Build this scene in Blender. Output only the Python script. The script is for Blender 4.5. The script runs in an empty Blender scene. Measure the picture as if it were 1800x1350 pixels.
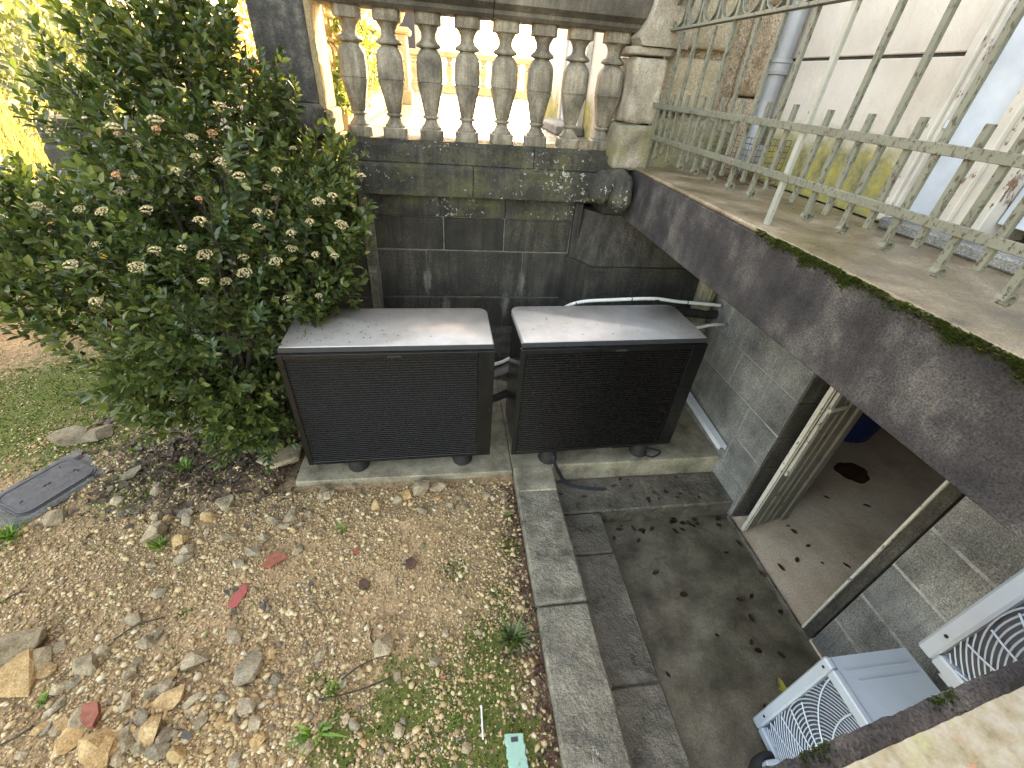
import bpy, bmesh, math, random
import numpy as np
from mathutils import Vector, Matrix

# ------------------------------------------------------------------ camera, world, sun, exposure
sc = bpy.context.scene
C = sc.collection
rnd = random.Random(7)
rng = np.random.default_rng(11)
CAMR = Matrix(((0.9893648, 0.02202784, -0.14377786), (-0.12909317, 0.5884497, -0.79816158), (0.06702426, 0.80823371, 0.58503506)))
FPX = 741.94
cam = bpy.data.cameras.new("camera"); camo = bpy.data.objects.new("camera", cam); C.objects.link(camo)
camo.matrix_world = CAMR.to_4x4()
cam.sensor_width = 36.0; cam.lens = FPX / 1800 * 36; cam.clip_start = 0.02; cam.clip_end = 3000
sc.camera = camo

SUN_EL, SUN_AZ = math.radians(22), math.radians(26)      # azimuth clockwise from +Y
world = bpy.data.worlds.new("World"); sc.world = world; world.use_nodes = True
nt = world.node_tree; nt.nodes.clear()
sky = nt.nodes.new("ShaderNodeTexSky"); sky.sky_type = 'NISHITA'; sky.sun_disc = False
sky.sun_elevation = SUN_EL; sky.sun_rotation = SUN_AZ; sky.dust_density = 4.0; sky.air_density = 1.0; sky.ozone_density = 0.6
bg = nt.nodes.new("ShaderNodeBackground"); bg.inputs[1].default_value = 0.14
wo = nt.nodes.new("ShaderNodeOutputWorld"); nt.links.new(sky.outputs[0], bg.inputs[0]); nt.links.new(bg.outputs[0], wo.inputs[0])
sund = bpy.data.lights.new("sun", 'SUN'); suno = bpy.data.objects.new("sun", sund); C.objects.link(suno)
sund.energy = 2.2; sund.angle = math.radians(0.6); sund.color = (1.0, 0.86, 0.62)
sdir = Vector((math.sin(SUN_AZ) * math.cos(SUN_EL), math.cos(SUN_AZ) * math.cos(SUN_EL), math.sin(SUN_EL)))
suno.rotation_euler = sdir.to_track_quat('Z', 'Y').to_euler()
vs = sc.view_settings
vs.view_transform = 'Standard'; vs.look = 'None'; vs.gamma = 1.0; vs.use_curve_mapping = False; vs.exposure = 3.75
vs.use_white_balance = True; vs.white_balance_temperature = 9500; vs.white_balance_tint = 14
sc.render.film_transparent = False
sc.cycles.max_bounces = 8; sc.cycles.diffuse_bounces = 4; sc.cycles.glossy_bounces = 3; sc.cycles.transparent_max_bounces = 6
sc.cycles.use_denoising = True

# ------------------------------------------------------------------ helpers
def at(u, v, ax, val):
    """point where the sight line through photo pixel (u, v) meets the plane coordinate[ax] == val"""
    d = CAMR @ Vector((u - 900, -(v - 675), -FPX))
    return d * (val / d[ax])

def tag(o, label=None, cat=None, group=None, kind=None):
    if label: o['label'] = label
    if cat: o['category'] = cat
    if group: o['group'] = group
    if kind: o['kind'] = kind
    return o

def empty(name, loc=(0, 0, 0), label=None, cat=None, group=None):
    o = bpy.data.objects.new(name, None); C.objects.link(o); o.location = loc
    o.empty_display_size = 0.05
    return tag(o, label, cat, group)

class MB:
    def __init__(s): s.v = []; s.f = []; s.m = []
    def add(s, vs, fs, mi=0):
        n = len(s.v); s.v += [tuple(p) for p in vs]; s.f += [tuple(i + n for i in f) for f in fs]; s.m += [mi] * len(fs); return s
    def box(s, x0, x1, y0, y1, z0, z1, ch=0.0, mi=0, jit=0.0):
        x0, x1 = min(x0, x1), max(x0, x1); y0, y1 = min(y0, y1), max(y0, y1); z0, z1 = min(z0, z1), max(z0, z1)
        j = lambda: rnd.uniform(-jit, jit) if jit else 0
        cs = {}
        for a in (0, 1):
            for b in (0, 1):
                for c in (0, 1):
                    cs[a, b, c] = ((x0, x1)[a] + j(), (y0, y1)[b] + j(), (z0, z1)[c] + j())
        if ch <= 0:
            vs = [cs[a, b, c] for a in (0, 1) for b in (0, 1) for c in (0, 1)]
            fs = [(0, 1, 3, 2), (4, 6, 7, 5), (0, 4, 5, 1), (2, 3, 7, 6), (0, 2, 6, 4), (1, 5, 7, 3)]
            return s.add(vs, fs, mi)
        ch = min(ch, (x1 - x0) * .45, (y1 - y0) * .45, (z1 - z0) * .45)
        vs = []; idx = {}
        for k, p in cs.items():
            sg = [1 if q == 0 else -1 for q in k]
            for ax in range(3):
                q = list(p)
                for o in range(3):
                    if o != ax: q[o] += sg[o] * ch
                idx[k, ax] = len(vs); vs.append(q)
        fs = []
        for ax in range(3):
            o1, o2 = (ax + 1) % 3, (ax + 2) % 3
            for sd in (0, 1):
                def K(a, b):
                    k = [0, 0, 0]; k[ax] = sd; k[o1] = a; k[o2] = b; return tuple(k)
                loop = [idx[K(0, 0), ax], idx[K(1, 0), ax], idx[K(1, 1), ax], idx[K(0, 1), ax]]
                fs.append(tuple(loop if sd else loop[::-1]))
            for a in (0, 1):           # edges along ax, between faces o1 and o2
                for b in (0, 1):
                    k0 = [0, 0, 0]; k0[o1] = a; k0[o2] = b; k1 = list(k0); k1[ax] = 1; k0 = tuple(k0); k1 = tuple(k1)
                    q = [idx[k0, o1], idx[k1, o1], idx[k1, o2], idx[k0, o2]]
                    fs.append(tuple(q if (a == b) else q[::-1]))
        for k in cs:
            t = [idx[k, 0], idx[k, 1], idx[k, 2]]
            fs.append(tuple(t if sum(k) % 2 else t[::-1]))
        return s.add(vs, fs, mi)
    def tube(s, pts, r, n=8, mi=0, cap=True, rfun=None):
        pts = [Vector(p) for p in pts]; vs = []; up = None
        for i, p in enumerate(pts):
            t = (pts[min(i + 1, len(pts) - 1)] - pts[max(i - 1, 0)]).normalized()
            if up is None:
                up = Vector((0, 0, 1)) if abs(t.z) < .9 else Vector((1, 0, 0))
            a = t.cross(up).normalized(); b = a.cross(t).normalized(); up = b
            rr = rfun(i / (len(pts) - 1)) if rfun else r
            for k in range(n):
                w = 2 * math.pi * k / n
                vs.append(p + (a * math.cos(w) + b * math.sin(w)) * rr)
        fs = []
        for i in range(len(pts) - 1):
            for k in range(n):
                fs.append((i * n + k, i * n + (k + 1) % n, (i + 1) * n + (k + 1) % n, (i + 1) * n + k))
        if cap:
            fs.append(tuple(range(n - 1, -1, -1))); fs.append(tuple((len(pts) - 1) * n + k for k in range(n)))
        return s.add(vs, fs, mi)
    def loft(s, rings, mi=0, cap=True):
        n = len(rings[0]); vs = [p for r in rings for p in r]; fs = []
        for i in range(len(rings) - 1):
            for k in range(n):
                fs.append((i * n + k, i * n + (k + 1) % n, (i + 1) * n + (k + 1) % n, (i + 1) * n + k))
        if cap:
            fs.append(tuple(range(n - 1, -1, -1))); fs.append(tuple((len(rings) - 1) * n + k for k in range(n)))
        return s.add(vs, fs, mi)
    def lathe(s, prof, c=(0, 0), n=16, sq=None, mi=0):
        """profile [(r, z), ...] about a vertical axis; sq: one squareness 0..1 per level"""
        rings = []
        for i, (r, z) in enumerate(prof):
            q = sq[i] if sq else 0; ring = []
            for k in range(n):
                w = 2 * math.pi * (k + .5) / n
                cx, cy = math.cos(w), math.sin(w)
                e = max(abs(cx), abs(cy)); m = (1 - q) + q * min(1 / e, 1.22)
                ring.append((c[0] + r * cx * m, c[1] + r * cy * m, z))
            rings.append(ring)
        return s.loft(rings, mi)
    def prism(s, poly, ax, a, b, mi=0):
        """poly in the two other axes (cyclic order), extruded along ax from a to b"""
        o1, o2 = (ax + 1) % 3, (ax + 2) % 3; vs = []
        for w in (a, b):
            for p in poly:
                q = [0, 0, 0]; q[ax] = w; q[o1] = p[0]; q[o2] = p[1]; vs.append(q)
        n = len(poly); fs = [tuple(range(n - 1, -1, -1)), tuple(range(n, 2 * n))]
        fs += [(i, (i + 1) % n, n + (i + 1) % n, n + i) for i in range(n)]
        return s.add(vs, fs, mi)
    def mesh(s, name, mats, smooth=False):
        me = bpy.data.meshes.new(name); me.from_pydata(s.v, [], s.f)
        for m in (mats if isinstance(mats, (list, tuple)) else [mats]): me.materials.append(m)
        if any(s.m): me.polygons.foreach_set("material_index", s.m)
        if smooth: me.polygons.foreach_set("use_smooth", [True] * len(s.f))
        me.update()
        bm = bmesh.new(); bm.from_mesh(me); bmesh.ops.recalc_face_normals(bm, faces=bm.faces); bm.to_mesh(me); bm.free()
        return me
    def build(s, name, mats, parent=None, smooth=False):
        return link(name, s.mesh(name, mats, smooth), parent)

def link(name, me, parent=None, loc=None, rot=None):
    o = bpy.data.objects.new(name, me); C.objects.link(o)
    if loc is not None: o.location = loc
    if rot is not None: o.rotation_euler = rot
    if parent is not None:
        o.parent = parent
        if loc is None: o.location = -Vector(parent.location)   # mesh written in world coordinates
    return o

def auto_smooth(o, ang=40):
    me = o.data
    me.polygons.foreach_set("use_smooth", [True] * len(me.polygons))
    bm = bmesh.new(); bm.from_mesh(me)
    for e in bm.edges:
        if len(e.link_faces) == 2 and e.calc_face_angle(0) > math.radians(ang): e.smooth = False
    bm.to_mesh(me); bm.free()
    return o

def hull_mesh(name, pts, mat):
    bm = bmesh.new()
    for p in pts: bm.verts.new(p)
    r = bmesh.ops.convex_hull(bm, input=bm.verts)
    junk = [g for g in r['geom_interior'] + r['geom_unused'] if isinstance(g, bmesh.types.BMVert)]
    bmesh.ops.delete(bm, geom=list(set(junk)), context='VERTS')
    me = bpy.data.meshes.new(name); bm.to_mesh(me); bm.free(); me.materials.append(mat); return me

def soft_block(name, x0, x1, y0, y1, z0, z1, r, mat, parent, cuts=6, rough=0.0):
    """stone with rounded edges and an uneven face"""
    bm = bmesh.new(); bmesh.ops.create_cube(bm, size=2)
    bmesh.ops.subdivide_edges(bm, edges=bm.edges, cuts=cuts, use_grid_fill=True)
    cx, cy, cz = (x0 + x1) / 2, (y0 + y1) / 2, (z0 + z1) / 2; hx, hy, hz = (x1 - x0) / 2, (y1 - y0) / 2, (z1 - z0) / 2
    from mathutils import noise
    for v in bm.verts:
        p = Vector((v.co.x * hx, v.co.y * hy, v.co.z * hz))
        q = Vector((max(-hx + r, min(hx - r, p.x)), max(-hy + r, min(hy - r, p.y)), max(-hz + r, min(hz - r, p.z))))
        d = p - q
        if d.length > 1e-6: p = q + d.normalized() * min(r, d.length)
        n = noise.noise((p + Vector((cx, cy, cz))) * 9) * rough
        p += (p.normalized() * n)
        v.co = p + Vector((cx, cy, cz))
    me = bpy.data.meshes.new(name); bm.to_mesh(me); bm.free(); me.materials.append(mat)
    me.polygons.foreach_set("use_smooth", [True] * len(me.polygons))
    return link(name, me, parent)

# ------------------------------------------------------------------ materials
class NT:
    def __init__(s, name):
        s.mat = bpy.data.materials.new(name); s.mat.use_nodes = True; s.t = s.mat.node_tree; s.t.nodes.clear()
        s.out = s.n('ShaderNodeOutputMaterial'); s.b = s.n('ShaderNodeBsdfPrincipled'); s.l(s.b.outputs[0], s.out.inputs[0])
        s.geo = s.n('ShaderNodeNewGeometry'); s.pos = s.geo.outputs['Position']
    def n(s, t): return s.t.nodes.new(t)
    def l(s, a, b): s.t.links.new(a, b)
    def vec(s, scale=(1, 1, 1), src=None):
        m = s.n('ShaderNodeMapping'); m.inputs['Scale'].default_value = scale; s.l(src or s.pos, m.inputs[0]); return m.outputs[0]
    def noise(s, scale, detail=4, rough=.6, vec=None, dist=0):
        t = s.n('ShaderNodeTexNoise'); t.inputs['Scale'].default_value = scale; t.inputs['Detail'].default_value = detail
        t.inputs['Roughness'].default_value = rough; t.inputs['Distortion'].default_value = dist
        s.l(vec or s.pos, t.inputs['Vector']); return t.outputs[0]
    def vor(s, scale, feat='F1', vec=None, out='Distance'):
        t = s.n('ShaderNodeTexVoronoi'); t.feature = feat; t.inputs['Scale'].default_value = scale; s.l(vec or s.pos, t.inputs['Vector']); return t.outputs[out]
    def ramp(s, fac, stops, interp='LINEAR'):
        r = s.n('ShaderNodeValToRGB'); cr = r.color_ramp; cr.interpolation = interp
        while len(cr.elements) > 1: cr.elements.remove(cr.elements[-1])
        for i, (p, c) in enumerate(stops):
            e = cr.elements[0] if i == 0 else cr.elements.new(p); e.position = p
            c = c if hasattr(c, '__len__') else (c, c, c); e.color = (*c[:3], 1)
        s.l(fac, r.inputs[0]); return r.outputs[0]
    def math(s, op, a, b=None, clamp=False):
        m = s.n('ShaderNodeMath'); m.operation = op; m.use_clamp = clamp
        for i, q in enumerate((a, b)):
            if q is None: continue
            if isinstance(q, (int, float)): m.inputs[i].default_value = q
            else: s.l(q, m.inputs[i])
        return m.outputs[0]
    def mix(s, fac, a, b, typ='MIX'):
        m = s.n('ShaderNodeMix'); m.data_type = 'RGBA'; m.blend_type = typ
        for sock, q in ((m.inputs[0], fac), (m.inputs[6], a), (m.inputs[7], b)):
            if isinstance(q, (int, float)): sock.default_value = float(q) if sock == m.inputs[0] else (q, q, q, 1)
            elif isinstance(q, tuple): sock.default_value = (*q[:3], 1)
            else: s.l(q, sock)
        return m.outputs[2]
    def xyz(s, src=None):
        x = s.n('ShaderNodeSeparateXYZ'); s.l(src or s.pos, x.inputs[0]); return x.outputs
    def bump(s, h, strength=.5, dist=.01, prev=None):
        b = s.n('ShaderNodeBump'); b.inputs['Strength'].default_value = strength; b.inputs['Distance'].default_value = dist
        s.l(h, b.inputs['Height'])
        if prev is not None: s.l(prev, b.inputs['Normal'])
        s.l(b.outputs[0], s.b.inputs['Normal']); return b.outputs[0]
    def set(s, **k):
        for key, v in k.items():
            sock = s.b.inputs[key.replace('_', ' ')]
            if isinstance(v, (int, float)): sock.default_value = v
            elif isinstance(v, tuple): sock.default_value = (*v[:3], 1) if len(v) == 3 else v
            else: s.l(v, sock)
        return s
    def objrand(s):
        o = s.n('ShaderNodeObjectInfo'); return o.outputs['Random']
    def isl(s): return s.geo.outputs['Random Per Island']

def stone(name, dark, mid, light, scale=3.0, speck=.5, speck_scale=260, rough=.85, bump=.5, streak=0.0, tint=.12, moss=None, moss_amt=.5, lichen=0.0, wet=0.0, grain=90):
    s = NT(name)
    base = s.ramp(s.noise(scale, 6, .62), [(.3, dark), (.5, mid), (.72, light)])
    if streak:
        st = s.noise(4.5, 5, .7, s.vec((4, 4, .45)))
        base = s.mix(s.ramp(st, [(.42, 0.0), (.62, streak)]), base, dark)
    sp = s.noise(speck_scale, 2, .5)
    base = s.mix(speck, base, s.ramp(sp, [(.36, .28), (.5, .9), (.64, 1.0), (.72, 2.0)]), 'MULTIPLY')
    g2 = s.noise(grain, 3, .7)
    base = s.mix(.6, base, s.ramp(g2, [(.35, .6), (.5, 1.0), (.68, 1.3)]), 'MULTIPLY')
    if tint:
        base = s.mix(1.0, base, s.ramp(s.objrand(), [(0, 1 - tint), (1, 1 + tint)]), 'MULTIPLY')
    if moss:
        mm = s.ramp(s.noise(3.1, 8, .78), [(.56 - moss_amt * .2, 0.0), (.74 - moss_amt * .2, 1.0)])
        base = s.mix(mm, base, s.mix(s.noise(60, 2), moss, tuple(c * 1.9 for c in moss)))
    if lichen:
        lv = s.math('ADD', s.math('MULTIPLY', s.noise(34, 4, .6, dist=.6), .6), s.math('MULTIPLY', s.noise(2.3, 3), .4)); lm = s.ramp(lv, [(.66 - lichen * .08, 0.0), (.685 - lichen * .08, .7)])
        base = s.mix(lm, base, (.5, .5, .45))
    rr = s.ramp(s.noise(5, 4), [(.3, max(.05, rough - wet)), (.7, rough)])
    s.set(Base_Color=base, Roughness=rr)
    b1 = s.bump(g2, bump, .006); s.bump(s.noise(18, 4), bump * .7, .02, b1)
    return s.mat

def plain(name, col, rough=.5, metal=0.0, var=.12, scale=30, bump=0.0, coat=0.0, spec=.5):
    s = NT(name)
    c = s.mix(1.0, col, s.ramp(s.noise(scale, 4, .6), [(.3, 1 - var), (.7, 1 + var)]), 'MULTIPLY')
    s.set(Base_Color=c, Roughness=s.ramp(s.noise(scale * .4, 4), [(.3, max(.03, rough * .8)), (.7, min(1, rough * 1.2))]), Metallic=metal, Coat_Weight=coat)
    s.b.inputs['Specular IOR Level'].default_value = spec
    if bump: s.bump(s.noise(scale * 3, 3), bump, .002)
    return s.mat

GR_D, GR_M, GR_L = (.022, .020, .016), (.062, .055, .043), (.115, .102, .08)
M = {}
M['granite'] = stone('dark_granite', GR_D, GR_M, GR_L, 2.6, .8, 120, .85, .7, .85, .25, moss=(.034, .034, .017), moss_amt=.1)
def salts():
    mat = M['granite']; t = mat.node_tree; s = NT.__new__(NT); s.mat = mat; s.t = t; s.b = next(n for n in t.nodes if n.type == 'BSDF_PRINCIPLED'); s.geo = next(n for n in t.nodes if n.type == 'NEW_GEOMETRY'); s.pos = s.geo.outputs['Position']
    old = s.b.inputs['Base Color'].links[0].from_socket; x, y, z = s.xyz(); wob = s.math('MULTIPLY', s.math('SUBTRACT', s.noise(14, 5, .7), .5), .10); tot = None
    for xc, zc in ((-.18, -1.5), (.655, -1.5), (-.02, -1.75), (.52, -1.72)):
        dx = s.math('MULTIPLY', s.math('ADD', s.math('SUBTRACT', x, xc), wob), 26.0); dz_ = s.math('MULTIPLY', s.math('SUBTRACT', z, zc), 7.0)
        g_ = s.math('EXPONENT', s.math('MULTIPLY', s.math('ADD', s.math('MULTIPLY', dx, dx), s.math('MULTIPLY', dz_, dz_)), -1.0)); tot = g_ if tot is None else s.math('ADD', tot, g_)
    f = s.ramp(s.math('MULTIPLY', tot, s.math('ADD', s.noise(60, 4, .7), .35)), [(.3, 0.0), (.75, .6)]); s.l(s.mix(f, old, (.26, .245, .2)), s.b.inputs['Base Color'])
salts()
M['granite_ledge'] = stone('weathered_granite', (.02, .019, .015), (.06, .056, .044), (.13, .12, .096), 4, .7, 130, .85, .7, .7, .12, moss=(.07, .07, .026), moss_amt=.4, lichen=.8)
M['baluster'] = stone('pale_baluster_stone', (.09, .08, .06), (.28, .245, .185), (.42, .375, .285), 5, .3, 200, .8, .5, .75, .18, moss=(.09, .09, .04), moss_amt=-.05)
M['handrail'] = stone('stained_handrail_stone', (.04, .036, .028), (.12, .108, .082), (.24, .215, .165), 3, .4, 200, .85, .5, .5, .1, lichen=.2)
M['mossy_stone'] = stone('mossy_pale_stone', (.12, .105, .07), (.26, .23, .17), (.4, .36, .28), 4, .4, 160, .9, .9, .3, .1, moss=(.12, .125, .04), moss_amt=.45)
M['pale_stone'] = stone('pale_stone', (.2, .175, .13), (.36, .32, .25), (.5, .46, .37), 5, .3, 160, .85, .8, .3, .08)
M['boss_stone'] = stone('ochre_boss_stone', (.28, .235, .15), (.46, .395, .275), (.55, .485, .36), 4, .5, 170, .9, .8, .2, .1)
M['rough_stone'] = stone('rough_pink_stone', (.26, .19, .12), (.44, .35, .245), (.53, .44, .33), 6, .6, 90, .95, 1.5, .1, .05, grain=45)
M['mortar'] = stone('pale_mortar', (.10, .095, .08), (.2, .19, .16), (.34, .33, .29), 9, .4, 150, .95, .6, .2, 0)
M['dark_mortar'] = stone('dark_mortar', (.03, .03, .026), (.06, .058, .05), (.11, .105, .09), 9, .4, 150, .95, .6, .2, 0)
M['jointpale'] = stone('pale_joint', (.16, .16, .145), (.34, .335, .31), (.44, .43, .40), 9, .4, 150, .95, .6, .2, 0)
M['grey_block'] = stone('grey_basement_stone', (.10, .102, .096), (.23, .23, .212), (.38, .378, .345), 2.8, .75, 170, .9, .5, .35, .12)
M['concrete'] = stone('old_concrete', (.07, .064, .048), (.15, .138, .105), (.24, .222, .175), 3.2, .35, 260, .8, .35, 0, 0, wet=.2)
M['pad'] = stone('concrete_pad', (.11, .09, .06), (.26, .225, .155), (.40, .35, .26), 5.5, .45, 190, .8, .4, .1, 0, moss=(.13, .14, .085), moss_amt=-.02)
M['kerb'] = stone('kerb_granite', (.07, .062, .046), (.18, .16, .118), (.29, .26, .195), 6, .7, 210, .65, 1.6, 0, .12, wet=.3, lichen=.15, grain=70)
M['lowledge'] = stone('wet_ledge_granite', (.045, .038, .027), (.125, .107, .077), (.23, .20, .15), 5, .7, 220, .5, 1.5, 0, .1, wet=.3, grain=75)
M['pitfloor'] = stone('wet_pit_concrete', (.035, .029, .018), (.12, .10, .066), (.22, .19, .135), 3.6, .55, 200, .62, .35, 0, 0, wet=.3, moss=(.028, .03, .014), moss_amt=.1)
M['roomfloor'] = stone('stained_room_floor', (.48, .35, .24), (.68, .53, .38), (.75, .63, .49), 3, .25, 260, .75, .3, 0, 0)
M['roomwall'] = stone('room_plaster', (.5, .36, .22), (.62, .46, .28), (.7, .52, .33), 2, .2, 200, .95, .2, 0, 0)
M['bincol'] = plain('blue_bin_plastic', (.01, .02, .11), .5)
M['slab'] = stone('stained_slab_concrete', (.015, .014, .015), (.046, .042, .042), (.15, .137, .124), 4.2, .8, 150, .9, .7, .35, 0, grain=80)
M['slabtop'] = stone('slab_top_concrete', (.09, .065, .038), (.22, .168, .108), (.38, .31, .22), 5, .5, 170, .55, .6, 0, 0, wet=.3, moss=(.10, .085, .035), moss_amt=.25)
M['terrace'] = stone('terrace_paving', (.12, .11, .09), (.24, .22, .18), (.34, .31, .26), 2.4, .3, 200, .3, .3, 0, .1, wet=.15)
M['creamwall'] = stone('cream_terrace_render', (.36, .28, .14), (.52, .42, .24), (.6, .5, .3), 3, .2, 150, .95, .4, .4, .05)

# plaster with moss climbing from the foot of the wall
s = NT('cream_plaster'); z = s.xyz()[2]
pc = s.ramp(s.noise(2.2, 5), [(.3, (.48, .43, .37)), (.5, (.57, .53, .47)), (.75, (.63, .60, .55))])
pc = s.mix(s.ramp(s.noise(5, 6, .75, s.vec((3, 3, .6))), [(.55, 0.0), (.75, .45)]), pc, (.42, .36, .28))
mz = s.math('ADD', s.math('MULTIPLY', z, -2.1), s.math('MULTIPLY', s.noise(5, 6, .7), 1.0))   # grows near z=-.47
mm = s.ramp(mz, [(.62, 0.0), (1.0, 1.0)]); mc = s.ramp(s.noise(11, 6, .7), [(.3, (.10, .105, .055)), (.5, (.26, .24, .10)), (.62, (.36, .32, .07)), (.8, (.42, .38, .24))])
s.set(Base_Color=s.mix(mm, pc, mc), Roughness=.9); s.bump(s.noise(26, 5, .7), .5, .01); M['plaster'] = s.mat

def flaky(name, paint, under, amt=.35, rough=.5, scale=14):
    s = NT(name); a = s.noise(scale, 8, .75, s.vec((1, 1, .5)))
    m = s.ramp(a, [(.5 + .22 * (1 - amt) - .06, 0.0), (.5 + .22 * (1 - amt) - .04, 1.0)])
    pv = s.mix(1.0, paint, s.ramp(s.noise(6, 5), [(.3, .82), (.7, 1.12)]), 'MULTIPLY')
    s.set(Base_Color=s.mix(m, pv, under), Roughness=rough); s.bump(s.math('SUBTRACT', 1.0, m), .4, .002); return s.mat
M['iron'] = flaky('flaking_green_iron_paint', (.145, .155, .118), (.05, .038, .026), .5, .6, 75)
M['whitepost'] = flaky('worn_white_post', (.30, .31, .27), (.12, .08, .05), .25, .6, 40)
M['bluewhite'] = flaky('pale_blue_white_paint', (.50, .57, .64), (.35, .25, .16), .05, .4, 9)
M['casing'] = flaky('peeling_casing_paint', (.52, .49, .43), (.16, .08, .045), .38, .6, 12)
M['doorpaint'] = flaky('old_door_paint', (.17, .155, .12), (.07, .055, .04), .3, .6, 22)
M['doorwhite'] = flaky('chipped_white_edge', (.5, .48, .41), (.08, .065, .05), .35, .5, 40)
s = NT('flaking_cream_sill'); c = s.ramp(s.noise(22, 7, .75), [(.3, (.17, .14, .075)), (.45, (.27, .23, .15)), (.62, (.36, .325, .26)), (.75, (.28, .22, .12))])
c = s.mix(s.ramp(s.noise(16, 7, .75, s.vec((1.2, 2.4, 1))), [(.6, 0.0), (.66, .85)]), c, (.45, .20, .12)); c = s.mix(s.ramp(s.noise(9, 6, .7), [(.56, 0.0), (.66, .7)]), c, (.33, .33, .17))
s.set(Base_Color=c, Roughness=.6); s.bump(s.noise(30, 6, .7), .5, .002); M['creamsill'] = s.mat
M['black'] = plain('black_coated_steel', (.011, .010, .009), .34, 0, .1, 40, 0, .4)
M['frontframe'] = plain('black_front_frame', (.006, .0058, .0055), .30, 0, .15, 12, 0, .3)
M['slat'] = plain('black_louvre_plastic', (.011, .0095, .008), .27, 0, .1, 60)
M['silver'] = None
s = NT('silver_coated_cover'); nn = s.noise(9, 5)
cc_ = s.ramp(nn, [(.3, (.40, .375, .35)), (.7, (.50, .475, .445))]); cc_ = s.mix(s.ramp(s.noise(22, 7, .8), [(.56, 0.0), (.66, .25)]), cc_, (.6, .58, .55)); cc_ = s.mix(s.ramp(s.noise(3.3, 6, .7), [(.5, 0.0), (.72, .55)]), cc_, (.27, .235, .19))
s.set(Base_Color=cc_, Metallic=.4, Roughness=s.ramp(s.noise(5, 5, .7), [(.35, .3), (.7, .42)]))
dr = s.vor(70); s.bump(s.ramp(dr, [(.0, 1.0), (.10, 0.0)]), .15, .001); M['silver'] = s.mat
M['rubber'] = plain('black_rubber', (.012, .011, .010), .8, 0, .2, 40, .3)
M['badge'] = plain('badge_print', (.10, .10, .10), .4, .3)
M['pvc'] = plain('white_pvc', (.62, .62, .58), .4, 0, .1, 20)
M['trunk'] = plain('grey_white_trunking', (.58, .60, .62), .35, 0, .06, 20)
M['pipegrey'] = plain('grey_insulation', (.17, .15, .135), .8, 0, .2, 60, .6)
M['pipedark'] = plain('dark_insulation', (.02, .015, .012), .8, 0, .25, 60, .6)
M['column'] = stone('fluted_pipe_paint', (.10, .09, .055), (.22, .2, .135), (.3, .28, .2), 8, .3, 120, .8, .5, .5, 0)
M['rainpipe'] = plain('blue_grey_zinc_pipe', (.24, .255, .27), .45, .2, .15, 8)
M['wire'] = plain('rusty_wire', (.11, .075, .05), .8, .3, .3, 80)
M['strap'] = plain('navy_webbing', (.014, .013, .018), .7, 0, .2, 90, .4)
M['acpaint'] = plain('pale_grey_ac_paint', (.36, .41, .455), .4, 0, .05, 10)
M['acgrille'] = plain('pale_grey_grille', (.36, .42, .48), .4, 0, .05, 10)
M['acdark'] = plain('dark_ac_inside', (.03, .032, .035), .6); M['acrecess'] = plain('grey_fan_recess', (.075, .085, .10), .6)
M['manhole'] = plain('cast_iron_cover', (.045, .045, .05), .55, .3, .25, 60, .6)
M['manframe'] = stone('cover_concrete', (.06, .06, .055), (.12, .12, .105), (.2, .2, .175), 6, .6, 200, .9, 1.0, 0, 0)
M['redplastic'] = plain('red_plastic', (.34, .07, .055), .45, 0, .2, 40)
M['redclay'] = plain('red_clay', (.27, .085, .05), .8, 0, .3, 40, .5)
M['slate'] = plain('blue_slate', (.06, .055, .05), .6, 0, .3, 50, .5)
M['mint'] = flaky('worn_mint_plastic', (.22, .40, .32), (.25, .24, .18), .3, .6, 40)
M['whitestick'] = plain('white_plastic', (.65, .66, .68), .4)
M['twig'] = plain('dark_twig', (.035, .024, .017), .9, 0, .4, 60, .5)
M['bark'] = plain('shrub_bark', (.07, .05, .035), .9, 0, .4, 60, .8)
M['deadleaf'] = plain('brown_dead_leaf', (.075, .033, .018), .6, 0, .5, 30)
M['wetleaf'] = plain('wet_dark_leaf', (.030, .014, .009), .35, 0, .5, 30)
M['yellowleaf'] = plain('yellow_leaf', (.38, .33, .05), .5)
M['puddle'] = plain('brown_puddle', (.10, .045, .02), .25, 0, .5, 9); M['litter'] = plain('shrub_mulch', (.07, .045, .028), .85, 0, .5, 30)
M['roofpink'] = plain('hazy_house_render', (.52, .42, .33), .9)
M['rooftile'] = plain('grey_roof', (.3, .27, .25), .9)
M['rock'] = stone('field_stone', (.13, .10, .06), (.3, .23, .14), (.45, .36, .24), 12, .35, 140, .9, .8, 0, .2)
M['greyrock'] = stone('grey_field_stone', (.13, .10, .062), (.25, .2, .13), (.36, .3, .21), 12, .4, 140, .9, .8, 0, .3)
M['orangerock'] = stone('ochre_field_stone', (.26, .15, .06), (.42, .27, .12), (.52, .37, .2), 12, .35, 140, .9, .8, 0, .2)

def leafmat(name, dark, light, rough=.33, trans=.18, red=None):
    s = NT(name); r = s.isl()
    c = s.ramp(r, [(0, dark), (.55, tuple((a + b) / 2 for a, b in zip(dark, light))), (.85, light), (1, tuple(c * k for c, k in zip(light, (1.9, 1.6, 1.5))))] if not red else [(0, dark), (.5, light), (.9, light), (1, red)])
    s.set(Base_Color=c, Roughness=rough)
    tr = s.n('ShaderNodeBsdfTranslucent'); s.l(s.mix(1.0, c, (1.4, 1.55, .85), 'MULTIPLY'), tr.inputs[0])
    mx = s.n('ShaderNodeMixShader'); mx.inputs[0].default_value = trans
    s.l(s.b.outputs[0], mx.inputs[1]); s.l(tr.outputs[0], mx.inputs[2]); s.l(mx.outputs[0], s.out.inputs[0]); return s.mat
M['leaf'] = leafmat('viburnum_leaf', (.032, .058, .020), (.115, .155, .045), .26, .28)
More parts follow.
